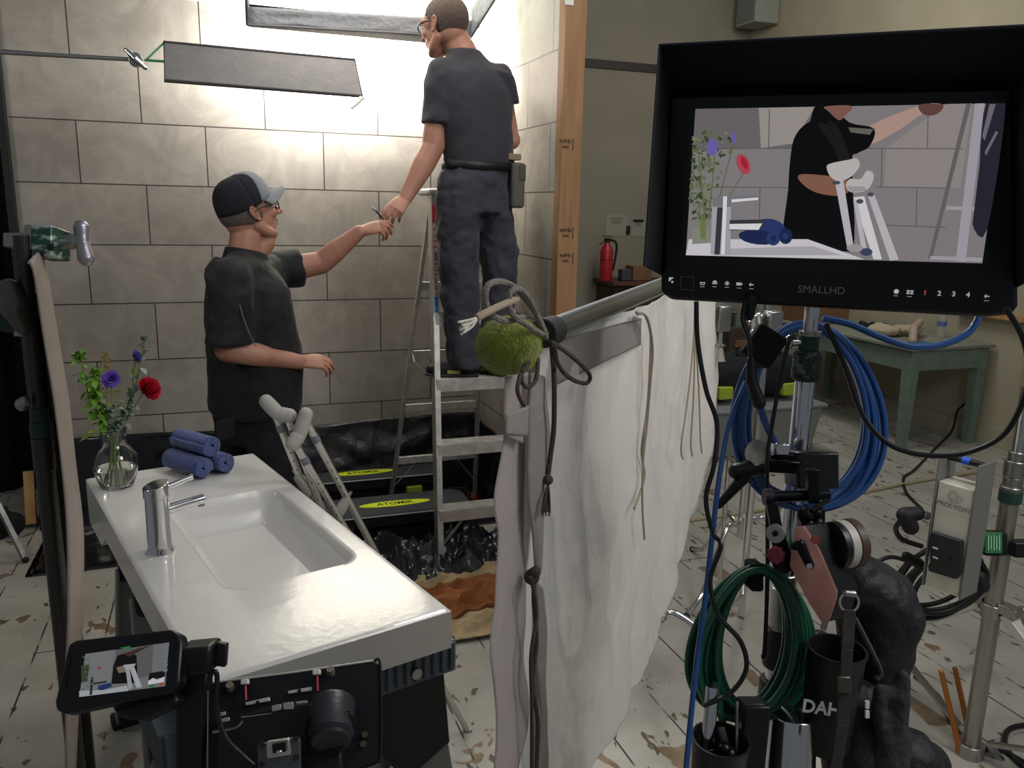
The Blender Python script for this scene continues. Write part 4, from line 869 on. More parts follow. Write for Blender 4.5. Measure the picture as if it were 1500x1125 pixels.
# rear stand holding the far end of the pipe
rs = PZ(1085, 852, 0); rp = V((pb.x, pb.y, 0))
rst = T('c_stand', 'chrome c-stand behind the blue cable coil holding the far end of the pipe', 'stand', rp)
def leg(t, c, ang, z0, L_, z1=.012, name='leg', r=.0115):
    d = V((math.cos(ang), math.sin(ang), 0)); o = G().tube([c + UP * z0 + d * .03, c + UP * (z0 + .02) + d * .10, c + UP * (z0 - .03) + d * .16, c + d * L_ * .7 + UP * (.03 + z0 * .15), c + d * L_ + UP * z1], r, n=12, k=6).obj(name, CHROME, t)
    G().sph(c + d * L_ + UP * .012, .014).obj('foot_cap', RUB, o); return o
G().cyl(rp + UP * .25, rp + UP * 1.15, .0145, n=16).obj('column', CHROME, rst); G().cyl(rp + UP * 1.1, rp + UP * (pz + .06), .0115, n=16).obj('riser', CHROME, rst)
G().cyl(rp + UP * .95, rp + UP * 1.03, .019, n=16).obj('collar', GREEN, rst)
for a in (3.6, 5.6, 1.5): leg(rst, rp, a, .28 + .03 * a / 3, .42)
gh = G().cyl(V((pb.x, pb.y, pz - .02)) - MN * .03, V((pb.x, pb.y, pz - .02)) + MN * .03, .032, n=20).obj('grip_head', STEEL, rst, bevel=.003)
fd_ = PZ(948, 940, 0); d2 = G().tube([PZ(946, 942, .0) + UP * .012, PD(958, 920, 2.62), PD(975, 902, 2.6), PD(990, 900, 2.58), PD(1025, 922, 2.52)], .0125, n=12)
ls = T('c_stand', 'second chrome c-stand with its bent leg on the floor under the muslin edge', 'stand', PZ(1053, 858, 0))
d2.obj('leg', CHROME, ls)
c0 = PZ(1085, 905, 0); c1 = PZ(1053, 858, 0)
G().cyl(V((c1.x, c1.y, .004)), V((c1.x, c1.y, .62)), .0105, n=14).obj('rear_leg', CHROME, ls)
zc = V((c0.x, c0.y, 0)); G().cyl(zc + UP * .02, zc + UP * 1.42, .0150, n=18).obj('column', CHROME, ls)
G().tube([zc + UP * .62, V((c1.x, c1.y, .62))], .010, n=10, sm=False).obj('brace', CHROME, ls)
G().tube([PD(1025, 922, 2.52), zc + UP * .10], .0125, n=10, sm=False).obj('brace', CHROME, ls)
G().cyl(PD(1066, 470, 2.55), PD(1140, 474, 2.55), .012, n=12).obj('arm', STEEL, ls); G().cyl(PD(1082, 480, 2.53), PD(1082, 462, 2.53), .03, n=16).obj('grip_head', mat('green_steel', '5f6f62', .4, .7), ls, bevel=.003)
G().cyl(zc + UP * 1.40, PD(1082, 470, 2.55), .012, n=12).obj('riser', CHROME, ls)
st2 = T('cardellini_clamp', 'grey grip clamp hanging from the c-stand arm beside the muslin', 'clamp', PD(1057, 485, 2.5))
G().box(PD(1057, 466, 2.5), .022, .022, .04).box(PD(1056, 445, 2.5), .05, .022, .018).obj('jaw', STEEL, st2, bevel=.004); G().cyl(PD(1056, 480, 2.5), PD(1055, 510, 2.5), .007, n=10).obj('screw', STEEL, st2); G().cyl(PD(1055, 504, 2.5) , PD(1055, 508, 2.5), .017, n=10).obj('handle', STEEL, st2); G().cyl(PD(1055, 508, 2.5), PD(1056, 530, 2.5), .008, .014, n=10).obj('tassel_end', mat('pale_handle', 'bdb7ab', .6), st2)
st3 = T('junior_clamp', 'chrome clamp hooked on the arm to the right of the black velcro strap', 'clamp', PD(1110, 482, 2.4))
G().cyl(PD(1108, 462, 2.4), PD(1110, 505, 2.4), .018, n=12).box(PD(1132, 470, 2.4), .022, .02, .03).obj('body', STEEL, st3, bevel=.003); G().sph(PD(1113, 464, 2.4), .014).sph(PD(1108, 490, 2.4), .022).obj('knob', CHROME, st3)
# ---------------------------------------------------------------- director's monitor
MO = V((.6684, 1.0812, 1.8462)); MAx = V((.3136, -.2483, .002)); MAy = V((.0055, .0071, -.2093)); mA, mB = MAx.normalized(), MAy.normalized(); mN = mA.cross(mB).normalized()
if mN.dot(EYE - MO) < 0: mN = -mN
def MS(x, y, off=0): return PL(x, y, MO + mN * off, mN)
SB_ = mat('monitor_black', '0b0c11', .38); HOOD = mat('hood_fabric', '0c0d13', .9, bump=.2, bscale=300)
mon = T('monitor', 'large black production monitor with a hood showing the bathroom scene', 'monitor', MS(1195, 452))
def quad(pts, off, thick, name, m, par, bevel=0, **k):
    return G().prism([MS(x, y, off) for x, y in pts], mN * thick).obj(name, m, par, bevel=bevel, **k)
# body plate with chin
quad([(982, 140), (1480, 128), (1487, 445), (1478, 458), (1440, 462), (985, 437), (970, 425)], -.022, .040, 'body', SB_, mon, bevel=.006)
quad([(1010, 156), (1480, 146), (1446, 391), (998, 376)], -.0006, .0012, 'bezel', mat('bezel_gloss', '07080c', .15), mon)
# screen picture, drawn as flat shapes in the plane of the display
def em(n, c, s=1.0):
    m = mat('screen_' + n, c, .5, emit=s * .82); b = m.node_tree.nodes['Principled BSDF']; b.inputs['Base Color'].default_value = (.004, .004, .005, 1); b.inputs['Specular IOR Level'].default_value = .1; return m
z2 = lambda x, y: (960 + x / 2.7778, 120 + y / 2.7778)
SCR = []
SOFT = ('arm', 'fist', 'shirt', 'neck', 'shirt_sheen', 'forearm', 'pad', 'trouser')
def lay(poly, name, col, s=.9):
    if name in SOFT: poly = [(p.x, p.y) for p in cr([V((a, b, 0)) for a, b in poly], 4, True)]
    SCR.append(([z2(max(p[0], 124), min(max(p[1], 87), 738)) for p in poly], name, col, s))
lay([(163, 110), (1425, 85), (1330, 740), (122, 705)], 'wall', 'a39c9e', .62)
lay([(163, 110), (650, 101), (640, 270), (152, 275)], 'wall_dim', '8f898b', .55)
lay([(420, 106), (650, 101), (560, 250), (430, 270)], 'wall_hot', 'b0a8a4', .75)
lay([(1180, 90), (1290, 88), (1240, 430), (930, 430), (940, 270), (1090, 268)], 'wall_hot2', 'aaa1a0', .70)
for a, b in (((150, 268), (560, 268)), ((840, 268), (1250, 270)), ((145, 425), (540, 428)), ((900, 425), (1190, 430)), ((900, 580), (1180, 590))): lay([a, b, (b[0], b[1] + 4), (a[0], a[1] + 4)], 'grout', '857f82', .5)
for x, y0, y1 in ((462, 110, 268), (920, 270, 425), (1108, 105, 268), (424, 430, 560), (1062, 430, 585)): lay([(x, y0), (x + 4, y0), (x + 1, y1), (x - 3, y1)], 'grout', '857f82', .5)
sk = lambda: None
lay([(870, 180), (1090, 92), (1165, 92), (1160, 118), (1130, 136), (1085, 132), (1000, 190), (890, 250), (860, 250)], 'arm', 'c9a79a', .75)
lay([(1075, 92), (1168, 92), (1158, 122), (1125, 137), (1085, 128)], 'fist', '7d5850', .6)
lay([(648, 102), (720, 100), (790, 165), (890, 190), (872, 262), (820, 292), (800, 330), (810, 640), (760, 690), (520, 640), (545, 560), (540, 440), (556, 260), (590, 190), (640, 150)], 'shirt', '17171a', .5)
lay([(690, 100), (800, 98), (770, 140), (745, 155), (705, 120)], 'neck', 'a27468', .6)
lay([(660, 170), (700, 175), (745, 230), (785, 300), (760, 340), (715, 250)], 'shirt_sheen', '2b2a28', .5); lay([(700, 160), (745, 190), (790, 300), (800, 335), (770, 330), (735, 240)], 'shirt_sheen', '3d3b38', .5)
lay([(785, 185), (888, 192), (872, 215), (795, 205)], 'sleeve_edge', '8f8a84', .5)
lay([(582, 380), (640, 376), (760, 392), (800, 420), (760, 462), (660, 452), (598, 415)], 'forearm', 'a87762', .6)
# flowers
circ = lambda cx, cy, rx, ry, n=14, t=0: [(cx + rx * math.cos(2 * math.pi * k / n) * math.cos(t) - ry * math.sin(2 * math.pi * k / n) * math.sin(t), cy + rx * math.cos(2 * math.pi * k / n) * math.sin(t) + ry * math.sin(2 * math.pi * k / n) * math.cos(t)) for k in range(n)]
rs_ = random.Random(11)
for k in range(190):
    yy = rs_.uniform(205, 560); ww = 62 - abs(yy - 400) * .12 if yy > 300 else 70; xx = max(160 - (yy - 110) * .065 + 8, 200 - (yy - 200) * .03 + rs_.gauss(0, .55) * ww * (1.25 if yy < 420 else .8))
    lay(circ(xx, yy, rs_.uniform(5, 15), rs_.uniform(3, 8), 8, rs_.uniform(0, 3)), 'speck%d' % (k % 5), ('78885a', '4c5742', '97a27c', '5f6e4a', '838a74')[k % 5], .6)
for a_, b_ in (((240, 300), (215, 560)), ((316, 250), (240, 540)), ((356, 370), (240, 560)), ((170, 260), (200, 560))): lay([a_, (a_[0] + 5, a_[1]), (b_[0] + 5, b_[1]), b_], 'speck0', '78885a', .6)
lay(circ(232, 265, 23, 36, 16, .1), 'purple', '7d6fc0', .75); lay(circ(318, 228, 9, 25, 12, -.25), 'purple', '7d6fc0', .75); lay(circ(358, 335, 26, 44, 16, -.4), 'red', 'c2505e', .8); lay(circ(362, 330, 12, 28, 12, -.4), 'red_deep', 'b8293f', .8)
# basin deck, vase, towels, tap, crutches, ladder
lay([(136, 640), (620, 640), (850, 722), (122, 705)], 'deck', 'dcd8de', .85); lay([(240, 680), (640, 668), (760, 705), (240, 706)], 'deck_shade', 'bdb9c2', .8)
lay([(150, 596), (236, 600), (226, 655), (150, 660)], 'vase', 'a9ab9c', .6); lay([(180, 560), (205, 560), (205, 640), (185, 640)], 'stems', '8b9a5c', .6)
lay(circ(460, 600, 70, 44, 18, .08), 'towel', '3a4a86', .6); lay(circ(420, 632, 82, 30, 16, .1), 'towel_deep', '2a3768', .6); lay(circ(480, 636, 28, 30, 16), 'towel', '3a4a86', .6); lay(circ(530, 628, 28, 32, 16), 'towel_deep', '2a3768', .6); lay(circ(480, 636, 12, 14, 12), 'towel_deep', '2a3768', .6); lay(circ(530, 628, 11, 13, 12), 'towel', '3a4a86', .6)
lay([(232, 470), (308, 464), (305, 702), (224, 702)], 'chrome', 'b4b4bb', .8); lay([(252, 510), (275, 510), (262, 702), (240, 702)], 'chrome_dark', '4a4a52', .6); lay([(232, 470), (308, 464), (308, 508), (232, 508)], 'chrome_mid', '8c8c94', .7); lay([(276, 466), (292, 466), (282, 702), (268, 702)], 'chrome_light', 'e6e6ea', .9)
lay([(305, 465), (418, 462), (420, 480), (308, 492)], 'chrome_mid', '8c8c94', .7); lay([(310, 478), (418, 470), (418, 480), (310, 490)], 'chrome_light', 'e6e6ea', .9)
lay([(302, 562), (440, 560), (442, 582), (425, 604), (302, 604)], 'chrome_dark', '4a4a52', .6); lay([(302, 578), (435, 576), (420, 602), (302, 600)], 'chrome_light', 'e6e6ea', .9)
lay([(730, 400), (765, 400), (805, 660), (780, 672)], 'tube', 'c9c4ca', .85); lay([(862, 455), (890, 455), (990, 722), (955, 728)], 'tube', 'c9c4ca', .85); lay([(805, 470), (850, 465), (922, 722), (888, 722)], 'tube_light', 'dfdbe0', .9); lay([(805, 480), (822, 480), (862, 690), (840, 690)], 'tube', 'c9c4ca', .85)
lay(circ(736, 410, 17, 8, 10), 'clip', '5c626e', .6); lay(circ(832, 486, 15, 10, 10), 'clip', '5c626e', .6); lay(circ(876, 458, 14, 9, 10), 'clip', '5c626e', .6); lay(circ(858, 692, 26, 16, 12), 'clip_blue', '515a78', .6); lay(circ(812, 676, 34, 16, 12), 'pad_low', 'b9b3b4', .7)
lay([(697, 345), (720, 330), (790, 316), (815, 310), (830, 325), (828, 350), (790, 390), (745, 402), (712, 385)], 'pad', 'cbc4c3', .85); lay([(775, 425), (790, 395), (835, 395), (860, 362), (885, 370), (886, 400), (860, 440), (800, 450)], 'pad', 'cbc4c3', .85); lay([(775, 425), (800, 450), (860, 440), (850, 425), (800, 425)], 'pad_low', 'b9b3b4', .7)
lay([(1265, 90), (1285, 89), (1125, 722), (1110, 722)], 'ladder_dim', '878284', .55); lay([(1300, 88), (1340, 87), (1262, 732), (1222, 730)], 'ladder', 'bab4bd', .75); lay([(1185, 505), (1330, 510), (1330, 524), (1183, 520)], 'ladder', 'bab4bd', .75); lay([(1120, 708), (1330, 716), (1330, 732), (1116, 722)], 'ladder', 'bab4bd', .75)
lay([(1345, 87), (1425, 85), (1350, 600), (1290, 580), (1330, 520), (1320, 330)], 'trouser', '3c3a48', .5); lay([(1360, 90), (1385, 90), (1340, 240), (1330, 220)], 'trouser_light', '8d8896', .6); lay([(1385, 200), (1395, 205), (1345, 300), (1340, 285)], 'trouser_light', '8d8896', .6)
ms_ = []; gg = G()
for k, (poly, n, c, s) in enumerate(SCR):
    m_ = em(n, c, s)
    if m_ not in ms_: ms_.append(m_)
    gg.mi = ms_.index(m_); vs = [gg.b.verts.new(MS(x, y, .0010 + .00006 * k)) for x, y in poly]; gg.face(vs)
    if len(vs) > 4: bmesh.ops.triangulate(gg.b, faces=[gg.b.faces[-1]] if False else [f for f in gg.b.faces if len(f.verts) > 4])
gg.obj('screen_picture', ms_, mon, smooth=0)
# hood panels: top, left, right flaring toward the viewer
h = .085
hd = T  # hood is a part of the monitor
q = lambda x, y, o: MS(x, y, o)
TL0, TR0, BL0, BR0 = MS(985, 140, -.04), MS(1482, 128, -.04), MS(972, 405, -.04), MS(1482, 425, -.04)
TL1, TR1 = PD(966, 66, 1.13), PD(1540, 36, .95); BL1, BR1 = PD(944, 390, 1.13), PD(1540, 395, .95)
hg = G()
for a, b, c, d in ((TL0, TR0, TR1, TL1), (TL0, TL1, BL1, BL0), (TR0, BR0, BR1, TR1)): hg.prism([a, b, c, d], (b - a).cross(d - a).normalized() * .004)
hg.obj('hood', HOOD, mon, bevel=.0015)
G().tube([BL1, TL1, TR1], .0022, n=8, sm=False).obj('hood_edge', mat('hood_piping', '2a2b33', .8), mon)
# writing and icons on the chin
IC = mat('icon_print', 'd7d7d7', .5, emit=.35); LG = mat('logo_grey', '8a8b90', .5); ICR = mat('icon_red', 'd2553c', .5, emit=.5)
up_ = -mB
lo = MS(1203, 425, .0005); text('SMALLHD', .0150, lo, mA, up_, LG, 'logo_lettering', mon)
def icon(x, y, kind, m=IC):
    g = G(); c = MS(x, y, .0002); B_ = lambda dx, dy, w, h_: g.box(c + mA * dx + up_ * dy, mA * w, up_ * h_, mN * .0003)
    if kind == 'flag': g.prism([c + mA * -.0035 + up_ * .005, c + mA * .004 + up_ * .005, c + mA * -.0035 - up_ * .002], mN * .0004); B_(.002, -.002, .0015, .0015)
    if kind == 'ring': g.lathe([(.0034, 0), (.0034, .0004), (.0022, .0004), (.0022, 0)], c, mN, 20)
    if kind == 'box': B_(0, 0, .0035, .0006); B_(-.0032, -.0012, .0005, .0018); B_(.0032, -.0012, .0005, .0018); B_(0, -.003, .002, .0006)
    if kind == 'dome': g.prism([c + mA * .0034 * math.cos(a) + up_ * .0034 * math.sin(a) for a in [k * math.pi / 8 for k in range(9)]], mN * .0004); B_(0, -.0014, .0036, .0008)
    if kind == 'sun':
        for a in range(4): d = mA * math.cos(a * .785) + up_ * math.sin(a * .785); g.box(c, d * .0036, d.cross(mN) * .0004, mN * .0003)
    if kind == 'cam': B_(-.001, 0, .0034, .0022); B_(.0034, 0, .0009, .0014)
    if kind == 'quad':
        for i in (-1, 1):
            for j in (-1, 1): B_(i * .0024, j * .0016, .0019, .0012)
    if kind == 'arrow': B_(0, 0, .003, .0007); g.prism([c - mA * .004, c - mA * .001 + up_ * .003, c - mA * .001 - up_ * .003], mN * .0004)
    if kind in '1234': return text(kind, .0095, c, mA, up_, m, 'button_number', mon, bold=.0002)
    if m is IC and kind != 'flag': B_(0, -.0062, .003, .0003)
    return g.obj('button_icon', m, mon)
for x, y, k in ((983, 411, 'flag'), (1029, 414, 'box'), (1047, 414, 'dome'), (1065, 415, 'sun'), (1083, 416, 'cam'), (1101, 417, 'arrow'), (1313, 427, 'ring'), (1333, 428, 'quad'), (1355, 429, '1'), (1376, 430, '2'), (1397, 431, '3'), (1418, 432, '4'), (1446, 434, 'arrow')): icon(x, y, k, ICR if k == '1' else IC)
g = G(); c4 = [MS(997, 405, .0004), MS(1016, 406, .0004), MS(1016, 425, .0004), MS(997, 424, .0004)]; g.tube(c4, .0004, n=4, closed=True, sm=False); g.obj('button_outline', LG, mon)
# ---------------------------------------------------------------- main stand under the monitor
SD = 1.22; sx_ = PD(1187, 520, SD); S0 = V((sx_.x, sx_.y, 0)) + V((.012, .02, 0))
def SZp(y): # height on the stand axis seen at image row y
    v = ray(1170, y); k = V((v.x, v.y)); t = (V((S0.x, S0.y)).dot(k)) / k.dot(k); return EYE.z + v.z * t
st = T('monitor_stand', 'chrome combo stand carrying the monitor, cables and black pouches', 'stand', S0)
def seg(y0, y1, r, m, name, n=28, bev=0, par=None): return G().cyl(S0 + UP * SZp(y1), S0 + UP * SZp(y0), r, n=n).obj(name, m, par or st, bevel=bev)
seg(430, 492, .0108, CHROME, 'top_pin'); seg(556, 720, .0150, CHROME, 'riser')
seg(484, 490, .017, STEEL, 'washer'); seg(488, 514, .0150, GREEN, 'green_collar', bev=.002)
wk = G().lathe([(.0185, SZp(556)), (.0215, SZp(552)), (.0218, SZp(520)), (.018, SZp(512))], S0, UP, 32); wk.obj('taped_sleeve', mat('crackled_tape', '1d2f2c', .45, var='6a7c78', vscale=70, thr=(.55, .62), bump=.6, bscale=90), st)
G().cyl(S0 + UP * SZp(500), S0 + UP * SZp(500) - _r * .03, .006, n=12).sph(S0 + UP * SZp(500) - _r * .03, (.007, .007, .011)).obj('lock_knob', CHROME, st)
seg(715, 850, .0155, CHROME, 'riser'); seg(842, 866, .0185, STEEL, 'collar', bev=.002); seg(864, 922, .0215, STEEL, 'collar', bev=.003); seg(920, 1300, .0175, CHROME, 'column')
zb = SZp(1300); G().cyl(S0 + UP * .12, S0 + UP * zb, .022, n=24).obj('base_column', CHROME, st)
for a in (.3, 2.4, 4.5):
    d = V((math.cos(a), math.sin(a), 0)); lg = G().bar(S0 + UP * .45 + d * .03, S0 + d * .55 + UP * .02, .03, .014).obj('leg', CHROME, st); G().sph(S0 + d * .55 + UP * .016, .016).obj('foot', RUB, lg)
# black mounting block, rod and bracket
c = S0 + UP * SZp(684) - _f * .03 + _r * .012
blk = G().box(c, _r * .032, _u * .028, _f * .03).obj('mount_block', BLK, st, bevel=.004)
G().box(c - _r * .045 + _u * .008 + _f * .01, (_r * .028 - _f * .014), _u * .014, _f * .022).box(c - _r * .055 + _u * .012, (_r * .03 - _f * .01), _u * .003, _f * .026).obj('clamp_jaw', BLKM, st, bevel=.003)
G().lathe([(.006, 0), (.020, .004), (.021, .016), (.008, .02)], c - _r * .075 + _u * .022, -_r * .7 - _f * .5 + _u * .2, 12).obj('chrome_wheel', STEEL, st)
G().box(c - _r * .047 + _u * .03, _r * .012, _u * .010, _f * .012).obj('chrome_nut', CHROME, st, bevel=.003)
G().limb([c - _r * .075 + _u * .004, c - _r * .115 - _u * .004], [.014, .013]).limb([c - _r * .10 - _u * .01, c - _r * .142 - _u * .056], [.010, .006]).obj('ratchet_handle', BLK, st)
c = PD(1170, 727, 1.15); G().cyl(PD(1124, 728, 1.15), PD(1214, 724, 1.15), .0082, n=18).obj('cross_rod', BLKM, st)
G().cyl(PD(1119, 728, 1.149), PD(1131, 728, 1.149), .012, n=18).obj('rod_end', BLK, st)
ARM = G(); a, b, c2 = PD(1130, 735, 1.14), PD(1138, 780, 1.135), PD(1148, 822, 1.13)
ARM.bar(a, b, .016, .010, _f).bar(b, c2, .021, .010, _f).sph(c2, (.017, .008, .017), (_r, _f, _u)); ar_ = ARM.obj('rosette_arm', BLKM, st, bevel=.002)
n_ = (-_f * .75 - _r * .66).normalized()
G().lathe([(.003, .004), (.013, .004), (.013, 0)], PD(1137, 781, 1.122), n_, 24).obj('silver_disc', mat('silver_disc', 'b9b7ae', .35, .6), ar_)
G().lathe([(.004, .003), (.0042, .0045), (.0005, .0045)], PD(1137, 781, 1.120), n_, 12).obj('disc_bolt', BLK, ar_)
kb = PD(1137, 813, 1.115); kx, ky = perp(n_); G().prism([kb + (kx * math.cos(t) + ky * math.sin(t)) * (.013 if k % 2 else .0102) for k, t in enumerate([i * math.pi / 8 for i in range(16)])], n_ * .010).obj('red_knob', mat('red_knob', '8c3345', .45), ar_, bevel=.001)
G().box(PD(1190, 712, 1.14), _r * .008, _u * .024, _f * .008).box(PD(1188, 760, 1.14), (_r * .016 + _u * .004), _u * .013, _f * .012).sph(PD(1180, 755, 1.13), .012).sph(PD(1196, 752, 1.13), .008).sph(PD(1183, 768, 1.13), .010).sph(PD(1197, 767, 1.13), .010).obj('articulating_joint', BLKM, st, bevel=.002)
G().tube([PD(1190, 748, 1.12), PD(1200, 740, 1.12), PD(1214, 733, 1.12)], .0035, n=8).obj('lever', BLK, st)
# follow focus hand unit
hu = T('hand_unit', 'black lens control hand unit with a reddish brown face and white wheel', 'remote control', PD(1215, 910, 1.12))
fc = [(1166, 772), (1178, 770), (1200, 805), (1226, 866), (1225, 876), (1214, 910), (1206, 913), (1188, 885), (1158, 828)]
hx_ = (_r * .82 + _f * .55).normalized()
G().prism([PD(x, y, 1.10) for x, y in fc], hx_ * .006).obj('face_plate', mat('red_brown_plate', '8a5f55', .5, var='7a5048', vscale=30), hu, bevel=.001)
G().prism([PD(x, y, 1.10) + hx_ * .026 for x, y in fc], hx_ * .044).obj('body', BLK, hu, bevel=.005)
wc = PD(1216, 800, 1.13); wa = (_r * .93 + _f * .25 + _u * .08).normalized()
G().lathe([(.026, 0), (.033, .004), (.033, .012), (.031, .013)], wc, wa, 40).obj('black_ring', BLK, hu); G().lathe([(.031, .012), (.0335, .014), (.0335, .026), (.031, .027)], wc, wa, 40).obj('white_ring', mat('white_ring', 'b8b4aa', .45), hu); G().lathe([(.031, .026), (.034, .028), (.034, .040), (.030, .043), (.0005, .043)], wc, wa, 40).obj('brown_wheel', mat('brown_wheel', '4a362c', .5), hu)
G().lathe([(.006, 0), (.006, .003), (.0005, .003)], PD(1194, 790, 1.085), -_f, 16).obj('record_button', mat('red_button', '7d3a38', .45), hu)
G().limb([PD(1164, 800, 1.085), PD(1172, 797, 1.08), PD(1186, 828, 1.08)], [.006, .007, .006], 10).obj('side_lever', BLKM, hu); G().lathe([(.004, 0), (.004, .002), (.0005, .002)], PD(1185, 829, 1.072), -_f, 10).obj('lever_screw', CHROME, hu)
G().cyl(PD(1210, 908, 1.1), PD(1206, 922, 1.1), .004, n=8).obj('antenna_stub', STEEL, hu)
# clamps and holders lower on the stand
seg(926, 982, .0245, BLK, 'clamp_band', bev=.004)
seg(1002, 1052, .0260, BLK, 'clamp_band', bev=.004)
for y in (945, 1025): G().box(S0 + UP * SZp(y) + _r * .045 - _f * .01, _r * .03, _u * .020, _f * .014).obj('holder_arm', BLK, st, bevel=.006); G().cyl(S0 + UP * SZp(y - 12) + _r * .05 - _f * .02, S0 + UP * SZp(y - 16) + _r * .05 - _f * .02, .008, n=12).obj('hex_bolt', CHROME, st)
ch = T('chrome_canister', 'polished chrome cylinder strapped below the black stand clamps', 'canister', PD(1160, 1150, 1.14))
G().cyl(PD(1160, 1046, 1.16), PD(1157, 1150, 1.16), .034, n=40).obj('cylinder', CHROME, ch, bevel=.002)
bt = T('battery_pack', 'upright black battery pack beside the chrome cylinder', 'battery', PD(1100, 1150, 1.14)); G().box(PD(1099, 1085, 1.14), _r * .019, UP * .062, _f * .02).obj('case', BLK, bt, bevel=.004); G().box(PD(1099, 1036, 1.13), _r * .017, UP * .012, _f * .016).obj('cap', mat('olive_black', '1c2120', .5), bt, bevel=.004); G().bar(PD(1080, 1028, 1.12), PD(1079, 1110, 1.12), .003, .003).obj('pale_edge', mat('pale_velcro', '8a8d8c', .8), bt)
# cup holders
def cup(c, r, h, label, txt=None):
    t = T('cup_holder', label, 'holder', c - UP * h); g = G().lathe([(r * .86, -h), (r * .93, -h * .5), (r, -.004), (r * 1.05, 0), (r * 1.05, .003), (r * .96, .003), (r * .9, -h * .5), (r * .8, -h + .004), (.0005, -h + .004)], c, (UP + _r * .02).normalized(), 44)
    g.obj('cup', mat('cup_black', '17181a', .45), t)
    if txt:
        d = (-_f * .99 - _r * .12); d = V((d.x, d.y, 0)).normalized(); s_ = d.cross(UP) * -1; text(txt, .024, PD(1203, 1038, 1.083), (_r * .98 - _u * .14), _u, mat('silver_marker', 'c9c9c9', .5), 'hand_lettering', t, bold=.0006)
    return t
cup(PD(1226, 952, 1.13), .0385, .15, 'large black cup holder with silver hand lettering on its side', 'DAH')
cup(PD(1056, 1085, 1.10), .038, .10, 'black cup holder at lower left with a steel tool in it')
tl = T('steel_tool', 'steel rod tool standing in the lower left black cup', 'tool', PD(1038, 1120, 1.1)); G().cyl(PD(1035, 1108, 1.1), PD(1044, 1005, 1.1), .009, n=16).obj('shaft', CHROME, tl); G().cyl(PD(1036, 1118, 1.1), PD(1036, 1095, 1.1), .0105, n=16).obj('socket', BLKM, tl)
tl = T('small_knob_tool', 'small black knobbed tool in the lower left cup', 'tool', PD(1062, 1120, 1.1)); G().sph(PD(1060, 1098, 1.1), .011).sph(PD(1068, 1106, 1.1), .012).limb([PD(1062, 1105, 1.1), PD(1060, 1130, 1.1)], [.009, .009]).obj('knob', BLKM, tl)
# leather strap with ring
sp_ = T('leather_strap', 'worn dark leather strap with a metal ring hanging in front of the cup', 'strap', PD(1225, 1150, 1.07))
a = PD(1244, 893, 1.07); g = G(); P_ = [PD(1244, 893, 1.07), PD(1241, 950, 1.068), PD(1238, 1000, 1.066), PD(1234, 1060, 1.064), PD(1222, 1140, 1.06)]
for i in range(4): g.bar(P_[i], P_[i + 1], .017 - .001 * (i % 2), .003, _f)
g.obj('strap', mat('dark_leather', '2c2723', .7, var='3a332d', vscale=40), sp_, bevel=.001); G().box(PD(1236, 1003, 1.062), _r * .009, _u * .011, _f * .002).obj('buckle', mat('strap_buckle', '57514a', .4, .6), sp_, bevel=.002)
rg = G().tube([PD(1244, 882, 1.07) + (_r * math.cos(t) + _u * math.sin(t)) * .0125 for t in [k * math.pi / 6 for k in range(12)]], .0016, n=8, closed=True).obj('ring', CHROME, sp_); G().limb([PD(1239, 869, 1.07), PD(1250, 870, 1.07)], [.0045, .005]).obj('shackle', STEEL, sp_)
# black bag, gloves, pouch
BAG = mat('black_nylon', '121419', .6, bump=.5, bscale=24); GLV = mat('grey_glove', '2e302f', .85, bump=.4, bscale=60)
bg = T('black_bag', 'slumped black nylon bag hanging on the right of the stand', 'bag', PD(1300, 1010, 1.25)); g = G()
g.limb([PD(1262, 862, 1.25), PD(1290, 880, 1.26), PD(1308, 905, 1.25), PD(1318, 925, 1.25)], [.05, .056, .045, .030]).limb([PD(1280, 880, 1.26), PD(1285, 950, 1.26), PD(1282, 1000, 1.26)], [.06, .055, .045]).sph(PD(1318, 905, 1.26), .033); organic(g.obj('sack', BAG, bg), .008, 5, .014, .05)
G().tube([PD(1252, 905, 1.2), PD(1280, 960, 1.19), PD(1290, 985, 1.19), PD(1284, 995, 1.19)], .004, n=8).obj('handle_loop', mat('loop_grey', '3d3d3d', .7), bg)
gv = T('work_gloves', 'pair of dark grey work gloves clipped to the stand at lower right', 'gloves', PD(1310, 1120, 1.15))
g = G().limb([PD(1322, 992, 1.15), PD(1320, 1030, 1.15), PD(1316, 1070, 1.15)], [.0115, .013, .013]).limb([PD(1303, 1015, 1.15), PD(1290, 1012, 1.15), PD(1286, 1040, 1.15), PD(1298, 1095, 1.15)], [.010, .011, .011, .012]).limb([PD(1310, 1080, 1.16), PD(1300, 1115, 1.16), PD(1295, 1150, 1.16)], [.025, .03, .03]); organic(g.obj('glove', GLV, gv), .006, 3)
pch = T('tool_pouch', 'black tool pouch at the foot of the stand under the gloves', 'pouch', PD(1300, 1160, 1.2)); g = G().sph(PD(1262, 1110, 1.2), .06).sph(PD(1330, 1115, 1.22), .05).limb([PD(1250, 1040, 1.22), PD(1270, 1110, 1.2)], [.05, .06]).sph(PD(1362, 1120, 1.25), .03); organic(g.obj('pouch', BAG, pch), .008, 4, .012, .05)
for y in (1032, 1046): G().box(PD(1270, y, 1.13), _r * .0028, _u * .005, _f * .002).obj('reflective_tab', WHT, pch)
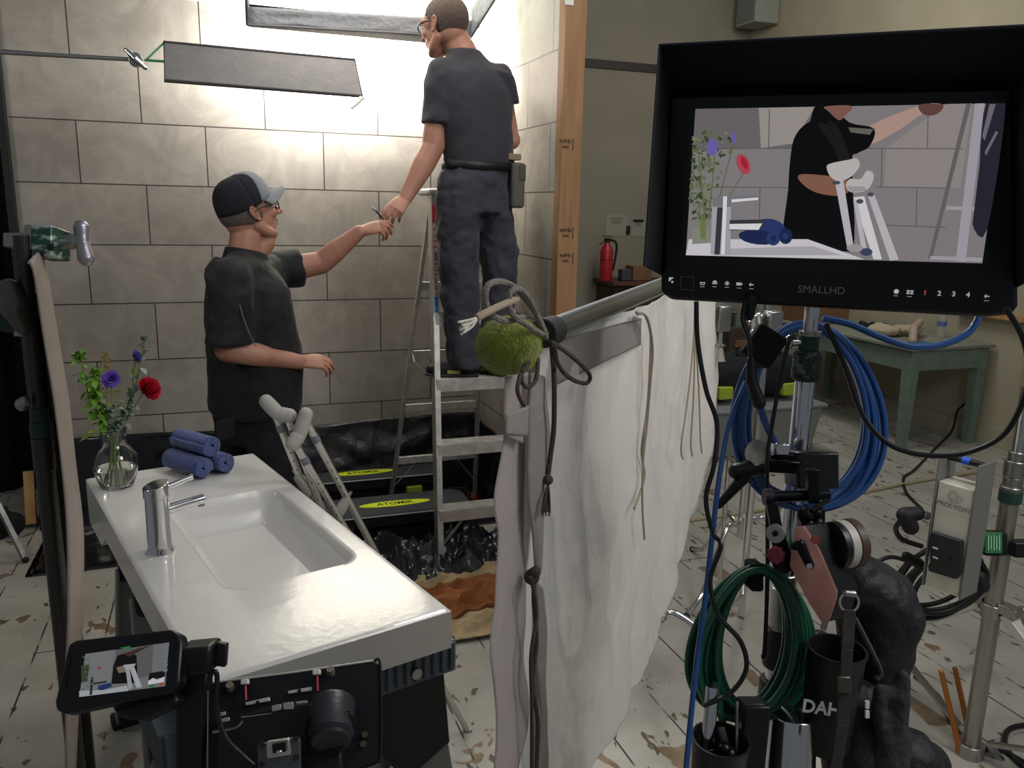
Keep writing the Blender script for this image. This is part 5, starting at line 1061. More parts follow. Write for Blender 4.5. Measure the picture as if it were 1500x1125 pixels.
# ---------------------------------------------------------------- cables
BLU = mat('blue_cable', '1c4780', .35, coat=.3); GRN = mat('green_cable', '14503a', .42, coat=.2); BCB = mat('black_cable', '131316', .42)
def coil(name, m, cx, cy, rx, ry, d, n, r, jit, label, par_tail=None, tilt=0, seed=0):
    t = T(name, label, 'cable', PD(cx, cy + ry, d)); rr = random.Random(seed); g = G(); pts = []
    for k in range(n):
        a, b = rx * (1 + rr.uniform(-jit, jit)), ry * (1 + rr.uniform(-jit, jit)); ox, oy = rr.uniform(-1, 1) * rx * jit * .8, rr.uniform(-.4, 1) * ry * jit * .6; dd = d + (k - n / 2) * r * .9 + rr.uniform(-1, 1) * r
        P_ = []
        for q in range(14):
            th = 2 * math.pi * q / 14; lo_ = (1 - math.sin(th)) * .5
            x = cx + ox * lo_ + a * math.cos(th) * (.75 + .25 * lo_) + tilt * math.sin(th); y = cy + oy * lo_ - b * math.sin(th) + (b - ry) * math.sin(th) * .8
            P_.append(PD(x, y, dd))
        g.tube(P_, r, n=8, k=5, closed=True)
    g.obj('loops', m, t); return t
cb = coil('cable_coil', BLU, 1180, 606, 112, 130, 1.30, 10, .0052, .15, 'coil of blue cable hanging on the monitor stand', seed=4)
for pts in ([(1436, 458), (1420, 486), (1380, 505), (1335, 508), (1290, 494), (1245, 475), (1205, 466)], [(1112, 590), (1125, 630), (1150, 665), (1190, 680)]): G().tube([PD(x, y, 1.26) for x, y in pts], .0055, n=8).obj('cable_run', BLU, cb)
vs_ = G().bar(PD(1098, 494, 1.25), PD(1138, 520, 1.25), .055, .03, _f).obj('velcro_strap', mat('velcro_black', '0d0e12', .9), cb, bevel=.006); 
tag(G().tube([PD(1092, 560, 1.24), PD(1068, 620, 1.2), PD(1055, 690, 1.16), PD(1046, 760, 1.14), PD(1035, 860, 1.12), PD(1022, 960, 1.1), PD(1012, 1050, 1.08), PD(1000, 1180, 1.05)], .0040, n=8).obj('cable', BLU), 'single blue cable hanging straight down in front of the green coil', 'cable')
gc = coil('cable_coil', GRN, 1102, 938, 80, 104, 1.20, 20, .0052, .24, 'coil of green cable hanging low on the monitor stand', tilt=10, seed=9)
G().box(PD(1104, 842, 1.17), _r * .009, _u * .020, _f * .02).obj('velcro_tie', mat('velcro_black', '0d0e12', .9), gc, bevel=.004); G().tube([PD(1047, 1000, 1.15), PD(1055, 1040, 1.15), PD(1062, 1080, 1.14)], .0055, n=8).obj('cable_tail', GRN, gc); G().cyl(PD(1056, 1062, 1.14), PD(1064, 1088, 1.14), .0075, n=12).obj('taped_plug', mat('taped_plug', '8a8878', .7), gc)
tag(G().tube([PD(1020, 442, 1.12), PD(1022, 500, 1.12), PD(1034, 570, 1.11), PD(1050, 620, 1.11), PD(1046, 680, 1.10), PD(1034, 730, 1.10), PD(1044, 780, 1.10), PD(1056, 800, 1.09), PD(1040, 850, 1.09), PD(1052, 900, 1.09), PD(1085, 940, 1.09), PD(1093, 980, 1.09), PD(1070, 1015, 1.09), PD(1030, 1034, 1.09)], .0034, n=8).obj('cable', BCB), 'thin black cable dropping from the left of the monitor over the green coil', 'cable')
tag(G().tube([PD(1474, 452, 1.03), PD(1500, 500, 1.05), PD(1506, 560, 1.07), PD(1480, 625, 1.1), (PD(1440, 655, 1.12)), PD(1380, 668, 1.14), PD(1310, 655, 1.16), PD(1265, 610, 1.18), PD(1235, 530, 1.19), PD(1210, 475, 1.2)], .0038, n=8).obj('cable', BCB), 'black cable looping wide below the right corner of the monitor', 'cable')
tag(G().tube([PD(1166, 494, 1.2), PD(1156, 500, 1.2), PD(1142, 560, 1.2), PD(1128, 640, 1.2), PD(1124, 670, 1.2), PD(1124, 740, 1.21), PD(1124, 850, 1.22), PD(1120, 950, 1.22), PD(1116, 962, 1.22)], .0032, n=8).obj('cable', BCB), 'thin black cable running down beside the stand behind the blue coil', 'cable')
pw = T('power_lead', 'black power lead with chunky in-line connectors hanging by the blue coil', 'cable', PD(1112, 590, 1.2))
G().tube([PD(1092, 440, 1.2), PD(1088, 468, 1.2), PD(1098, 500, 1.19), PD(1100, 530, 1.19)], .004, n=8).obj('cord', BCB, pw); G().limb([PD(1100, 528, 1.19), PD(1101, 560, 1.19), PD(1112, 590, 1.19)], [.006, .0085, .010]).obj('connector', BLK, pw); G().limb([PD(1100, 440, 1.21), PD(1097, 462, 1.21)], [.010, .008]).obj('strain_relief', RUB, pw)
# ---------------------------------------------------------------- left foreground: stand, bounce board, camera rig
CB = PD(62, 640, 1.42); CB = V((CB.x, CB.y, 0)); DST = mat('dark_steel', '4a4845', .35, .8)
cs = T('c_stand', 'dark steel c-stand at far left with a T-handled grip head on top', 'stand', CB)
def zc_(y):
    v = ray(60, y); k = V((v.x, v.y)); t = V((CB.x, CB.y)).dot(k) / k.dot(k); return EYE.z + v.z * t
G().cyl(CB + UP * .2, CB + UP * zc_(640), .0165, n=24).obj('column', DST, cs)
G().cyl(CB + UP * zc_(660), CB + UP * zc_(345), .0125, n=20).obj('riser', DST, cs)
o2 = _r * .012 + _f * .02; o2.z = 0
G().cyl(CB + o2 + UP * .05, CB + o2 + UP * zc_(430), .0115, n=20).obj('side_tube', mat('black_tube', '23211f', .35, .5), cs)
for y0, y1, r, m in ((596, 618, .016, GREEN), (617, 640, .0185, GREEN), (640, 690, .0185, DST)): G().cyl(CB + UP * zc_(y1), CB + UP * zc_(y0), r, n=24).obj('collar', m, cs, bevel=.002)
G().limb([PD(33, 592, 1.38), PD(36, 588, 1.37)], [.012, .009]).obj('lock_knob', STEEL, cs)
G().box(PD(30, 353, 1.40), _r * .022, _u * .012, _f * .014).cyl(PD(33, 343, 1.40), PD(33, 350, 1.40), .011, n=14).obj('top_clamp', STEEL, cs, bevel=.002)
hd = G().cyl(PD(20, 452, 1.36), PD(25, 450, 1.42), .042, n=30).obj('grip_disc', mat('grip_disc', '3a4844', .35, .7), cs, bevel=.004)
G().limb([PD(12, 424, 1.345), PD(22, 452, 1.335), PD(34, 478, 1.35)], [.018, .022, .014]).cyl(PD(22, 449, 1.318), PD(22, 449, 1.34), .008, n=14).obj('grip_handle', mat('grip_handle', '6b6864', .35, .7), hd)
G().cyl(PD(30, 480, 1.37), PD(31, 492, 1.37), .011, n=12).obj('pin', STEEL, cs)
gh = T('knuckle_clamp', 'green and steel grip head with a large T handle above the bounce board', 'grip head', PD(70, 380, 1.38))
ga = G().box(PD(75, 357, 1.38), _r * .0175, _u * .026, _f * .03).obj('green_body', mat('scuffed_green', '3d5f50', .4, .5, var='b9c4bd', vscale=40, thr=(.52, .60), stretch=(1, 1, 2.2)), gh, bevel=.003)
G().cyl(PD(74, 362, 1.34), PD(74, 362, 1.345), .006, n=6).obj('hex_hole', BLK, ga)
G().box(PD(55, 352, 1.38), _r * .008, _u * .022, _f * .028).obj('steel_jaw', STEEL, gh, bevel=.004)
G().limb([PD(90, 356, 1.38), PD(108, 354, 1.38), PD(118, 352, 1.38)], [.0115, .013, .010]).obj('screw', STEEL, gh)
G().limb([PD(119, 333, 1.38), PD(121, 355, 1.38), PD(126, 378, 1.38)], [.0125, .010, .0135]).obj('t_handle', mat('handle_aluminium', 'a9a5ae', .35, .8, bump=.1, bscale=60), gh)
bb = T('bounce_board', 'thin curved white bounce board seen edge on, clamped to the left c-stand', 'reflector board', PD(100, 1120, 1.3))
Lb = [(40, 384), (50, 400), (64, 490), (80, 590), (92, 690), (99, 780), (100, 900), (97, 1000), (98, 1200)]; Rb = [(62, 362), (66, 380), (82, 480), (99, 580), (110, 680), (121, 780), (120, 900), (116, 1000), (106, 1200)]
def bd(u, v):
    a, b = interp(Lb, v), interp(Rb, v); q = a.lerp(b, u); return PD(q.x, q.y, 1.24 + .20 * u - .03 * math.sin(math.pi * u))
G().grid(bd, 10, 60).obj('panel', mat('foam_board', '9a8f84', .6, var='84786c', vscale=5), bb, solid=.004)
G().tube([PD(x, y, 1.441) for x, y in Rb[1:]], .0016, n=6).obj('white_edge', mat('white_edge', 'e5e2dc', .6), bb)
# small on-camera monitor
sO, sX, sY = V((-.1679, .9725, 1.1823)), V((.0944, -.0506, .0253)), V((-.0043, -.032, -.0351)); sN = sX.cross(sY).normalized()
if sN.dot(EYE - sO) < 0: sN = -sN
def SS(x, y, o=0): return PL(x, y, sO + sN * o, sN)
rig = T('camera_rig', 'black cinema camera rig with matte box in the lower left foreground', 'camera', PD(430, 1200, .95))
sm_ = T('field_monitor', 'small black touch monitor tilted up beside the washbasin on the camera rig', 'monitor', SS(180, 1046))
MB_ = mat('small_monitor_black', '0d0e13', .35)
G().prism([SS(x, y, -.008) for x, y in ((108, 946), (118, 940), (255, 924), (268, 930), (272, 944), (268, 1003), (258, 1014), (104, 1047), (90, 1042), (88, 1030))], sN * .018).obj('body', MB_, sm_, bevel=.003)
for k, (x, y) in enumerate(((100, 968), (97, 985), (94, 1002))): G().box(SS(x, y, .0015), sX * .02, sY * .12, sN * .001).obj('side_button', BLK, sm_)
SP = [([(125, 958), (248, 941), (242, 1005), (116, 1021)], 'f_wall', '8d8f90', .55), ([(170, 952), (225, 944), (222, 990), (168, 1000)], 'f_wall2', '7d7b78', .5), ([(125, 958), (166, 952), (160, 1008), (117, 1016)], 'f_wall3', '9b9d9f', .5),
      ([(172, 960), (186, 956), (200, 960), (202, 1000), (163, 1002), (166, 975)], 'f_shirt', '2a2624', .3), ([(170, 978), (184, 974), (186, 984), (174, 986)], 'f_arm', 'a2907c', .5), ([(180, 958), (190, 962), (208, 952), (224, 944), (218, 946), (202, 950)], 'f_arm2', '5d4646', .4),
      ([(181, 974), (199, 972), (196, 978), (184, 982)], 'f_pad', 'c9c9cb', .6), ([(184, 981), (190, 980), (194, 1008), (188, 1010)], 'f_tube', 'b9bcc2', .6), ([(190, 979), (197, 978), (208, 1006), (200, 1008)], 'f_tube2', 'c9ccd2', .6), ([(144, 1004), (162, 1000), (164, 1006), (150, 1011), (143, 1010)], 'f_towel', '2f4a7c', .5),
      ([(116, 1012), (150, 1011), (186, 1004), (188, 1012), (116, 1021)], 'f_deck', 'c4c7cc', .6), ([(133, 992), (137, 992), (135, 1018), (131, 1018)], 'f_tap', '3d434e', .5), ([(137, 1000), (156, 997), (156, 1000), (137, 1003)], 'f_tap', '3d434e', .5), ([(119, 975), (131, 973), (128, 998), (119, 1000)], 'f_leaf', '4f5e48', .5), ([(142, 977), (147, 977), (149, 981), (145, 981)], 'f_red', 'b8474c', .6),
      ([(175, 949), (190, 946), (192, 952), (184, 951)], 'f_green', '3f8a4a', .6), ([(219, 986), (243, 982), (241, 992), (217, 996)], 'f_scope', '24262c', .4), ([(217, 998), (224, 993), (230, 996), (241, 991), (240, 999), (217, 1003)], 'f_scope2', 'e2e4ea', .7), ([(232, 1001), (240, 1000), (236, 1006)], 'f_redtag', 'c44a40', .7), ([(219, 1003), (226, 1002), (226, 1006), (218, 1007)], 'f_green', '3f8a4a', .6)]
for k in range(6): SP.append(([(240, 946 + k * 7), (246, 945 + k * 7), (245, 948 + k * 7), (239, 950 + k * 7)], 'f_icons', '3f434c' if k % 2 else '9aa0ac', .5))
for k in range(14): SP.append(([(121 + (k * 7) % 13, 962 + k * 3.6), (124 + (k * 7) % 13, 961 + k * 3.6), (124 + (k * 7) % 13, 963 + k * 3.6), (121 + (k * 7) % 13, 964 + k * 3.6)], 'f_leaf2', '6f8a66', .5))
ms_ = []; gg = G()
for k, (poly, n, c, s) in enumerate(SP):
    m_ = em(n, c, s)
    if m_ not in ms_: ms_.append(m_)
    gg.mi = ms_.index(m_); gg.face([gg.b.verts.new(SS(x, y, .0014 + .00005 * k)) for x, y in poly]); bmesh.ops.triangulate(gg.b, faces=[f for f in gg.b.faces if len(f.verts) > 4])
gg.obj('screen_picture', ms_, sm_, smooth=0)
G().prism([SS(x, y, -.03) for x, y in ((170, 1036), (262, 1014), (268, 1030), (215, 1056), (180, 1052))], sN * .02).obj('mount_shoe', BLK, sm_, bevel=.004)
# arm and post
G().box(PD(292, 962, .94), (_r * .020 + _u * .002), _u * .016, _f * .02).limb([PD(272, 958, .95), PD(300, 960, .945)], [.014, .014]).obj('arm_clamp', BLK, rig, bevel=.005)
G().limb([PD(306, 966, .94), PD(318, 960, .94)], [.005, .005]).box(PD(325, 958, .94), (_r * .0062 - _u * .001), (_u * .0135 + _r * .001), _f * .005).obj('thumb_knob', mat('knob_black', '121216', .45), rig, bevel=.002)
G().box(PD(285, 1050, .96), _r * .017, _u * .075, _f * .016).obj('vertical_post', BLK, rig, bevel=.004); G().bar(PD(305, 985, .945), PD(304, 1130, .93), .0014, .0014).obj('steel_edge', STEEL, rig)
cbx = G().tube([PD(306, 1010, .93), PD(308, 990, .93), PD(314, 984, .93), PD(318, 992, .93), PD(318, 1040, .925), PD(330, 1080, .92), PD(352, 1104, .915), PD(372, 1122, .91)], .0030, n=8).obj('cable', BCB, rig)
# matte box: top flag plate, recess, fittings
MX = (_r * .985 + _u * .10).normalized(); mp = lambda x, y, d=.95: PD(x, y, d)
mo, mn = PD(430, 1040, .97), (-_f * .9 + _u * .43).normalized()
def MM(x, y, o=0): return PL(x, y, mo + mn * o, mn)
def plate(pts, o, th, name, m, par=rig, bevel=.001): return G().prism([MM(x, y, o) for x, y in pts], mn * th).obj(name, m, par, bevel=bevel)
MBX = mat('matte_box_black', '101116', .5, bump=.05, bscale=200)
top = plate([(300, 1003), (545, 968), (556, 973), (558, 980), (558, 1108), (552, 1118), (500, 1135), (300, 1180)], 0, .006, 'matte_box_plate', MBX, bevel=.0015)
G().tube([MM(303, 1001, .004), MM(430, 985, .004), MM(546, 968, .004)], .0014, n=6, sm=False).obj('rim_highlight', mat('rim_light_pale', 'bdbab4', .4, .5), top)  # rim light along the plate's upper edge, put in as a pale tube
G().tube([MM(548, 969, .004), MM(557, 976, .004), MM(558, 1100, .004), MM(552, 1117, .004), MM(520, 1128, .004)], .0016, n=6).obj('dark_edge', BLK, top)
plate([(320, 1052), (360, 1046), (400, 1035), (455, 1030), (500, 1040), (505, 1140), (320, 1170)], .012, .018, 'camera_body', BLK, bevel=.004)
G().tube([MM(312, 1072, .02), MM(345, 1066, .02), (MM(356, 1056, .02))], .0022, n=8).obj('rail_bar', STEEL, rig); G().tube([MM(354, 1051, .02), MM(398, 1045, .02)], .0012, n=6, sm=False).obj('pale_rail', mat('pale_metal', 'a9a49a', .4, .5), rig)
for pts in ([(398, 1034), (412, 1031), (412, 1040), (398, 1043)], [(414, 1030), (430, 1028), (430, 1039), (415, 1040)], [(318, 1045), (331, 1042), (331, 1048), (319, 1050)], [(318, 1054), (336, 1050), (337, 1056), (320, 1060)], [(432, 1028), (450, 1026), (451, 1030), (435, 1032)]): plate(pts, .022, .003, 'light_block', mat('light_grey_block', '8f8f8d', .45))
for pts, h_ in (([(359, 1029), (395, 1021), (396, 1027), (360, 1034)], (378, 1029)), ([(422, 1012), (457, 1006), (457, 1012), (422, 1017)], (439, 1012))):
    b_ = plate(pts, .007, .003, 'pale_bracket', mat('pale_bracket', 'c9c8c4', .4, .3)); G().lathe([(.0022, .0018), (.0005, .0022)], MM(*h_, .0085), mn, 10).obj('screw_hole', BLK, b_)
for x, y in ((359, 999), (464, 985)):
    b_ = G().cyl(MM(x, y, .012), MM(x + 1, y + 27, .012), .0018, n=8).obj('red_stem', mat('red_anodised', '7a2630', .35, .6), rig); G().box(MM(x, y, .013), MX * .0045, mn * .004, mn.cross(MX) * .003).obj('white_tip', WHT, b_, bevel=.001)
for x, y in ((338, 1007), (485, 984)): G().lathe([(.0048, 0), (.0052, .004), (.0045, .009), (.0005, .009)], MM(x, y + 3, .004), (mn + _u).normalized(), 16).obj('beige_knob', mat('beige_knob', '6d6657', .5), rig)
mt = PD(492, 1040, .93); ma = (-_f * .75 - _u * .55 + _r * .12).normalized()
mo_ = G().lathe([(.0005, -.03), (.024, -.03), (.026, -.026), (.026, .012), (.0225, .016), (.0225, .020)], PD(486, 1062, .93), ma, 40).obj('lens_motor', mat('motor_grey', '2e3035', .4, .3, bump=.05, bscale=200), rig)
G().lathe([(.0225, .0195), (.0215, .021), (.0005, .021)], PD(486, 1062, .93), ma, 40).obj('motor_face', mat('motor_face', '33353a', .35, .4), mo_)
G().prism([PD(x, y, .935) for x, y in ((450, 1062), (452, 1045), (480, 1032), (512, 1035), (525, 1060), (500, 1100), (455, 1096))], _f * .03).obj('motor_bracket', BLKM, rig, bevel=.003)
sp_ = G().prism([PD(x, y, .90) for x, y in ((378, 1090), (436, 1079), (440, 1084), (441, 1140), (379, 1140))], _f * .006).obj('shoe_plate', mat('shoe_plate', '63666a', .4, .6), rig, bevel=.001)
G().prism([PD(x, y, .894) for x, y in ((391, 1086), (424, 1081), (427, 1104), (392, 1110))], _f * .006).obj('hot_shoe', mat('hot_shoe', 'cfcac2', .3, .8), sp_, bevel=.001); G().prism([PD(x, y, .889) for x, y in ((399, 1090), (418, 1086), (419, 1100), (400, 1103))], _f * .003).obj('shoe_slot', BLK, sp_); G().sph(PD(409, 1101, .887), (.0035, .002, .002)).obj('contact', CHROME, sp_)
for x, y in ((383, 1091), (433, 1082), (383, 1120), (434, 1110)): G().cyl(PD(x, y, .8968), PD(x, y, .8955), .0035, n=10).obj('screw', BLK, sp_)
for x, y in ((535, 1076), (533, 1090)): G().lathe([(.0035, 0), (.0035, .006), (.0005, .006)], MM(x, y, .003), mn, 10).obj('brass_knob', mat('brass_dark', '6a6048', .4, .6), rig)
G().cyl(PD(430, 1160, 1.0), PD(430, 1160, 1.0) - UP * .3, .05, n=24).obj('tripod_head', BLK, rig)
th_ = PD(430, 1160, 1.0) - UP * .28
for a in (.6, 2.7, 4.8): G().bar(th_ + UP * .05, V((th_.x + .30 * math.cos(a), th_.y + .30 * math.sin(a), .012)), .03, .03).obj('tripod_leg', BLK, rig)
# ---------------------------------------------------------------- far left clutter
dr = T('black_drape', 'black duvetyne drape in the dark gap at far left of the tile wall', 'drape', (-1.35, 5.3, 0))
G().grid(lambda u, v: V((-1.9 + u * .98, 5.25 + .05 * math.sin(u * 34) + .02 * math.sin(u * 71 + 2), 2.02 - v * 2.0 + .004)), 90, 20).obj('cloth', mat('duvetyne', '0a0a0e', .95), dr, solid=.004)
tp = T('tripod_stand', 'silver tripod leg standing on the floor at far left', 'stand', PZ(-60, 720, 0)); a = PZ(38, 824, 0); apx = PD(-62, 620, 3.9)
for e in (a + UP * .01, PZ(-150, 800, 0) + UP * .01, PZ(-60, 700, 0) + UP * .01):
    l_ = G().bar(e, apx, .024, .02).obj('leg', mat('worn_silver', 'a3a5a8', .4, .8, var='7d7f83', vscale=30), tp, bevel=.002); G().sph(e + UP * .004, .016).obj('foot', RUB, l_)
G().cyl(apx - UP * .1, apx + UP * .5, .016, n=14).obj('column', STEEL, tp)
w1 = tag(G().bar(PZ(46, 768, .02), PZ(46, 768, .02) + (PD(42, 690, 4.3) - PZ(46, 768, .02)), .05, .035).obj('wood_offcut', WOOD, bevel=.002), 'short pine offcut standing upright behind the left c-stand', 'wood')
tag(G().box(PZ(90, 742, .0) + V((.02, .05, .035)), V((.12, -.05, 0)), V((.02, .05, 0)), UP * .03).obj('wood_offcut', WOOD, bevel=.002), 'pine block lying on the floor behind the bounce board', 'wood')
tag(G().bar(PZ(93, 842, .01), PZ(93, 842, .01) + V((.03, .10, .16)), .04, .035).obj('wood_offcut', WOOD, bevel=.002), 'small pine wedge leaning between the c-stand and the washbasin', 'wood')
gb = G()
for k in range(5): gb.limb([V((-1.28 + .05 * k, 4.55 + .06 * math.sin(k * 2), .04)), V((-1.24 + .05 * k, 4.5, .10 + .04 * math.sin(k * 3)))], [.07, .05])
organic(tag(gb.obj('dark_cloth_heap', mat('dark_green_cloth', '121a17', .9), smooth=40), 'dark green cloth heap on the floor in the shadow at far left', 'cloth'), .012, 5, .03, .08)
# ---------------------------------------------------------------- right: ballast, light stand
SP0 = PD(1462, 840, 2.5); SP0 = V((SP0.x, SP0.y, 0))
lst = T('light_stand', 'silver steel combo stand at right holding the white ballast box', 'stand', SP0)
def zr(y):
    v = ray(1450, y); k = V((v.x, v.y)); t = V((SP0.x, SP0.y)).dot(k) / k.dot(k); return EYE.z + v.z * t
G().cyl(SP0 + UP * (zr(1100)), SP0 + UP * zr(700), .026, n=28).obj('column', mat('dull_steel', 'a5a39c', .34, .9, bump=.03, bscale=50), lst)
for y0, y1, r, m in ((655, 668, .023, STEEL), (668, 692, .030, STEEL), (692, 706, .027, STEEL), (706, 712, .032, STEEL), (712, 730, .032, GREEN), (882, 903, .034, STEEL), (1096, 1130, .042, STEEL)): G().cyl(SP0 + UP * zr(y1), SP0 + UP * zr(y0), r, n=28).obj('collar', m, lst, bevel=.003)
G().cyl(SP0 + UP * zr(700), SP0 + UP * zr(560), .0165, n=20).obj('riser', CHROME, lst)
hubz = zr(890)
for d, L_ in (((PZ(1330, 1040, 0) - SP0).normalized(), .62), (V((.75, .55, 0)).normalized(), .6), (V((.2, -1, 0)).normalized(), .6)):
    d = V((d.x, d.y, 0)).normalized(); a = SP0 + d * .04 + UP * hubz; b = SP0 + d * L_ + UP * .03
    lg = G().bar(a, b, .040, .028).obj('leg', mat('white_leg', 'd5d2c8', .4, .2), lst, bevel=.003); G().sph(b - UP * .008, .02).obj('foot', RUB, lg)
    G().bar(SP0 + d * .05 + UP * (zr(1085)), SP0 + d * (L_ * .62) + UP * (hubz * .42), .022, .012).obj('lower_brace', STEEL, lst)
    G().box(SP0 + d * .05 + UP * (hubz + .015), d * .028, d.cross(UP) * .022, UP * .015).obj('hinge', STEEL, lst, bevel=.003)
tee = (PD(1500, 840, 2.45)); G().limb([SP0 + UP * zr(895) + V((.03, -.01, 0)), SP0 + UP * zr(893) + V((.09, -.03, 0)), SP0 + UP * zr(925) + V((.13, -.05, -.02))], [.012, .014, .011]).obj('t_handle', STEEL, lst); G().limb([SP0 + UP * zr(1100) + V((.05, -.03, .0)), SP0 + UP * zr(1120) + V((.10, -.06, -.02))], [.014, .012]).obj('t_handle', STEEL, lst)
# ballast
e1 = V((.26, -.965, 0)).normalized(); e2 = V((.965, .26, 0)).normalized(); bo_ = PD(1373, 705, 2.25)
def BP(x, y, o=0): return PL(x, y, bo_ - e2 * o, e2)
BX = mat('ballast_white', 'd8d3c4', .45); BSD = mat('ballast_side', '7d7d7a', .45, .3)
bal = T('light_ballast', 'white lighting ballast box with a black handle clamped to the light stand', 'ballast', BP(1378, 866))
a, b, c, d = BP(1374, 704), BP(1427, 718), BP(1407, 879), BP(1352, 856)
wv = (b - a); wv.z = 0; hgt = a.z - d.z; cz = (a.z + d.z) / 2; ctr = V((a.x, a.y, cz)) + wv / 2 + e2 * .045
G().box(ctr, wv / 2, e2 * .042, UP * hgt / 2).obj('case', BX, bal, bevel=.004)
sd = V((a.x, a.y, 0)) ; hh = (PD(1380, 672, 2.25).z - a.z)
for q in (0, 1):
    p0 = V((a.x, a.y, 0)) + wv * q + e2 * .045 + wv.normalized() * (.004 if q else -.004)
    G().box(p0 + UP * (d.z + (hgt + .075) / 2 - .004), wv.normalized() * .003, e2 * .046, UP * ((hgt + .075) / 2)).obj('side_plate', BSD, bal, bevel=.002)
ht = G().cyl(V((a.x, a.y, a.z + .062)) + e2 * .045, V((a.x, a.y, a.z + .062)) + wv + e2 * .045, .009, n=16).obj('handle', BLK, bal)
G().cyl(V((a.x, a.y, a.z + .062)) + e2 * .045 + wv * .38, V((a.x, a.y, a.z + .062)) + e2 * .045 + wv * .6, .0105, n=16).obj('blue_tape', mat('blue_tape', '2a63d6', .6), ht, label='blue tape wrap')
bp = G().prism([BP(x, y, .008) for x, y in ((1366, 778), (1411, 792), (1408, 840), (1402, 848), (1362, 836), (1361, 828), (1364, 822), (1363, 800))], e2 * .016).obj('battery_plate', mat('v_mount_black', '25272a', .5), bal, bevel=.003)
G().lathe([(.006, 0), (.006, .002), (.0005, .002)], BP(1391, 818, .017), -e2, 14).obj('socket', BLK, bp)
for y in (803, 817): G().box(BP(1370, y, .017), wv.normalized() * .007, e2 * .001, UP * .002).obj('contact', WHT, bp)
tx = mat('grey_print', '6f6a62', .5); fx, fy = wv.normalized(), UP
text('PROLYCHT', .0185, BP(1397, 743, .0025), fx, fy, tx, 'lettering', bal, bold=.0001)
lc = BP(1396, 727, .0022); lg = G()
lg.tube([lc + (fx * math.cos(t) + fy * math.sin(t)) * .0135 for t in [k * math.pi / 8 for k in range(16)]], .0009, n=5, k=2, closed=True).tube([lc + (fx * math.cos(t) + fy * math.sin(t)) * .0075 for t in [k * math.pi / 8 for k in range(16)]], .0007, n=5, k=2, closed=True).tube([lc + (fx * math.cos(t) + fy * math.sin(t)) * (.0165 + .001 * k) for k, t in enumerate([-1.9 + j * .25 for j in range(9)])], .0009, n=5, k=2).obj('ring_logo', tx, bal)
G().box(PD(1452, 795, 2.42), _r * .032, _u * .034, _f * .03).obj('clamp', BLK, bal, bevel=.005); cl_ = G().box(PD(1455, 795, 2.38), _r * .024, _u * .030, _f * .004).obj('green_label', mat('green_label', '2f7a48', .5), bal, bevel=.001)
h_ = G()
for k in range(5): h_.box(PD(1448 + k * 4, 795, 2.374), _r * .0016, _u * (.022 - .003 * (k % 2)), _f * .0006)
h_.obj('label_lines', mat('pale_green_print', '9fc9a6', .6), cl_)
G().box(PD(1495, 803, 2.45), _r * .035, _u * .024, _f * .03).obj('clamp_tail', BLK, bal, bevel=.006)
G().cyl(PD(1360, 756, 2.3), PD(1346, 752, 2.3), .012, n=16).obj('inlet', STEEL, bal); G().limb([PD(1344, 752, 2.3), PD(1326, 755, 2.3), PD(1334, 772, 2.3)], [.020, .024, .022]).obj('power_plug', RUB, bal)
G().limb([PD(1435, 845, 2.35), PD(1439, 858, 2.35)], [.018, .02]).obj('side_plug', RUB, bal)
cc = T('cable_coil', 'coil of black cable hanging behind the white ballast box', 'cable', PD(1360, 905, 2.4)); g = G(); rr = random.Random(2)
for k in range(6):
    ox, oy, ax_, ay_ = rr.uniform(-10, 10), rr.uniform(-8, 10), rr.uniform(42, 62), rr.uniform(36, 55); g.tube([PD(1376 + ox + ax_ * math.cos(t) * (1 if math.cos(t) < 0 else 1.1) + 18 * -math.sin(t) * -1, 852 + oy - ay_ * math.sin(t), 2.42 + .02 * k * .5) for t in [q * math.pi / 7 for q in range(14)]], .0075, n=8, k=5, closed=True)
g.obj('loops', BCB, cc); G().tube([PD(1320, 762, 2.3), PD(1312, 775, 2.33), PD(1322, 790, 2.38), PD(1350, 800, 2.42)], .0075, n=8).obj('lead', BCB, cc); G().limb([PD(1328, 815, 2.38), PD(1345, 825, 2.38)], [.014, .016]).obj('tie', RUB, cc)
G().tube([PD(1282, 848, 2.38), PD(1285, 825, 2.38), PD(1305, 816, 2.38), PD(1330, 822, 2.38)], .0065, n=8).obj('lead', BCB, cc)
CU = mat('orange_rod', 'a8682f', .35, .5)
for i, (p, q, lab) in enumerate((((1379, 985), (1406, 1104), 'left orange rod of the pair leaning by the light stand foot'), ((1399, 980), (1419, 1074), 'right orange rod of the pair leaning by the light stand foot'))):
    b0 = PZ(q[0], q[1], .006); t0 = PD(p[0], p[1], ((b0 - EYE).dot(_f)) - .0); tag(G().limb([t0, b0 + UP * .006], [.0085, .0095], 12).obj('orange_rod', CU), lab, 'rod', 'orange rods by the light stand')
tag(G().tube([PZ(1340, 990, .008), PZ(1375, 1020, .008), PZ(1395, 1060, .008), PZ(1430, 1095, .008), PZ(1470, 1100, .008), PZ(1540, 1140, .008)], .007, n=8).obj('floor_cable', BCB), 'black cable lying on the floor around the light stand base', 'cable')
tag(G().tube([PZ(1560, 1060, .008), PZ(1490, 1064, .008), PZ(1472, 1080, .008), PZ(1480, 1105, .008), PZ(1520, 1140, .008)], .009, n=8).obj('floor_cable', BCB), 'thick black cable curve on the floor at the lower right corner', 'cable')
tag(G().tube([PZ(1440, 690, .010), PZ(1340, 706, .010), PZ(1260, 722, .010), PZ(1130, 745, .010), PZ(1010, 762, .010)], .011, n=8).obj('floor_cable', mat('tan_cable', 'a39676', .6)), 'tan cable crossing the floor in front of the green table', 'cable')
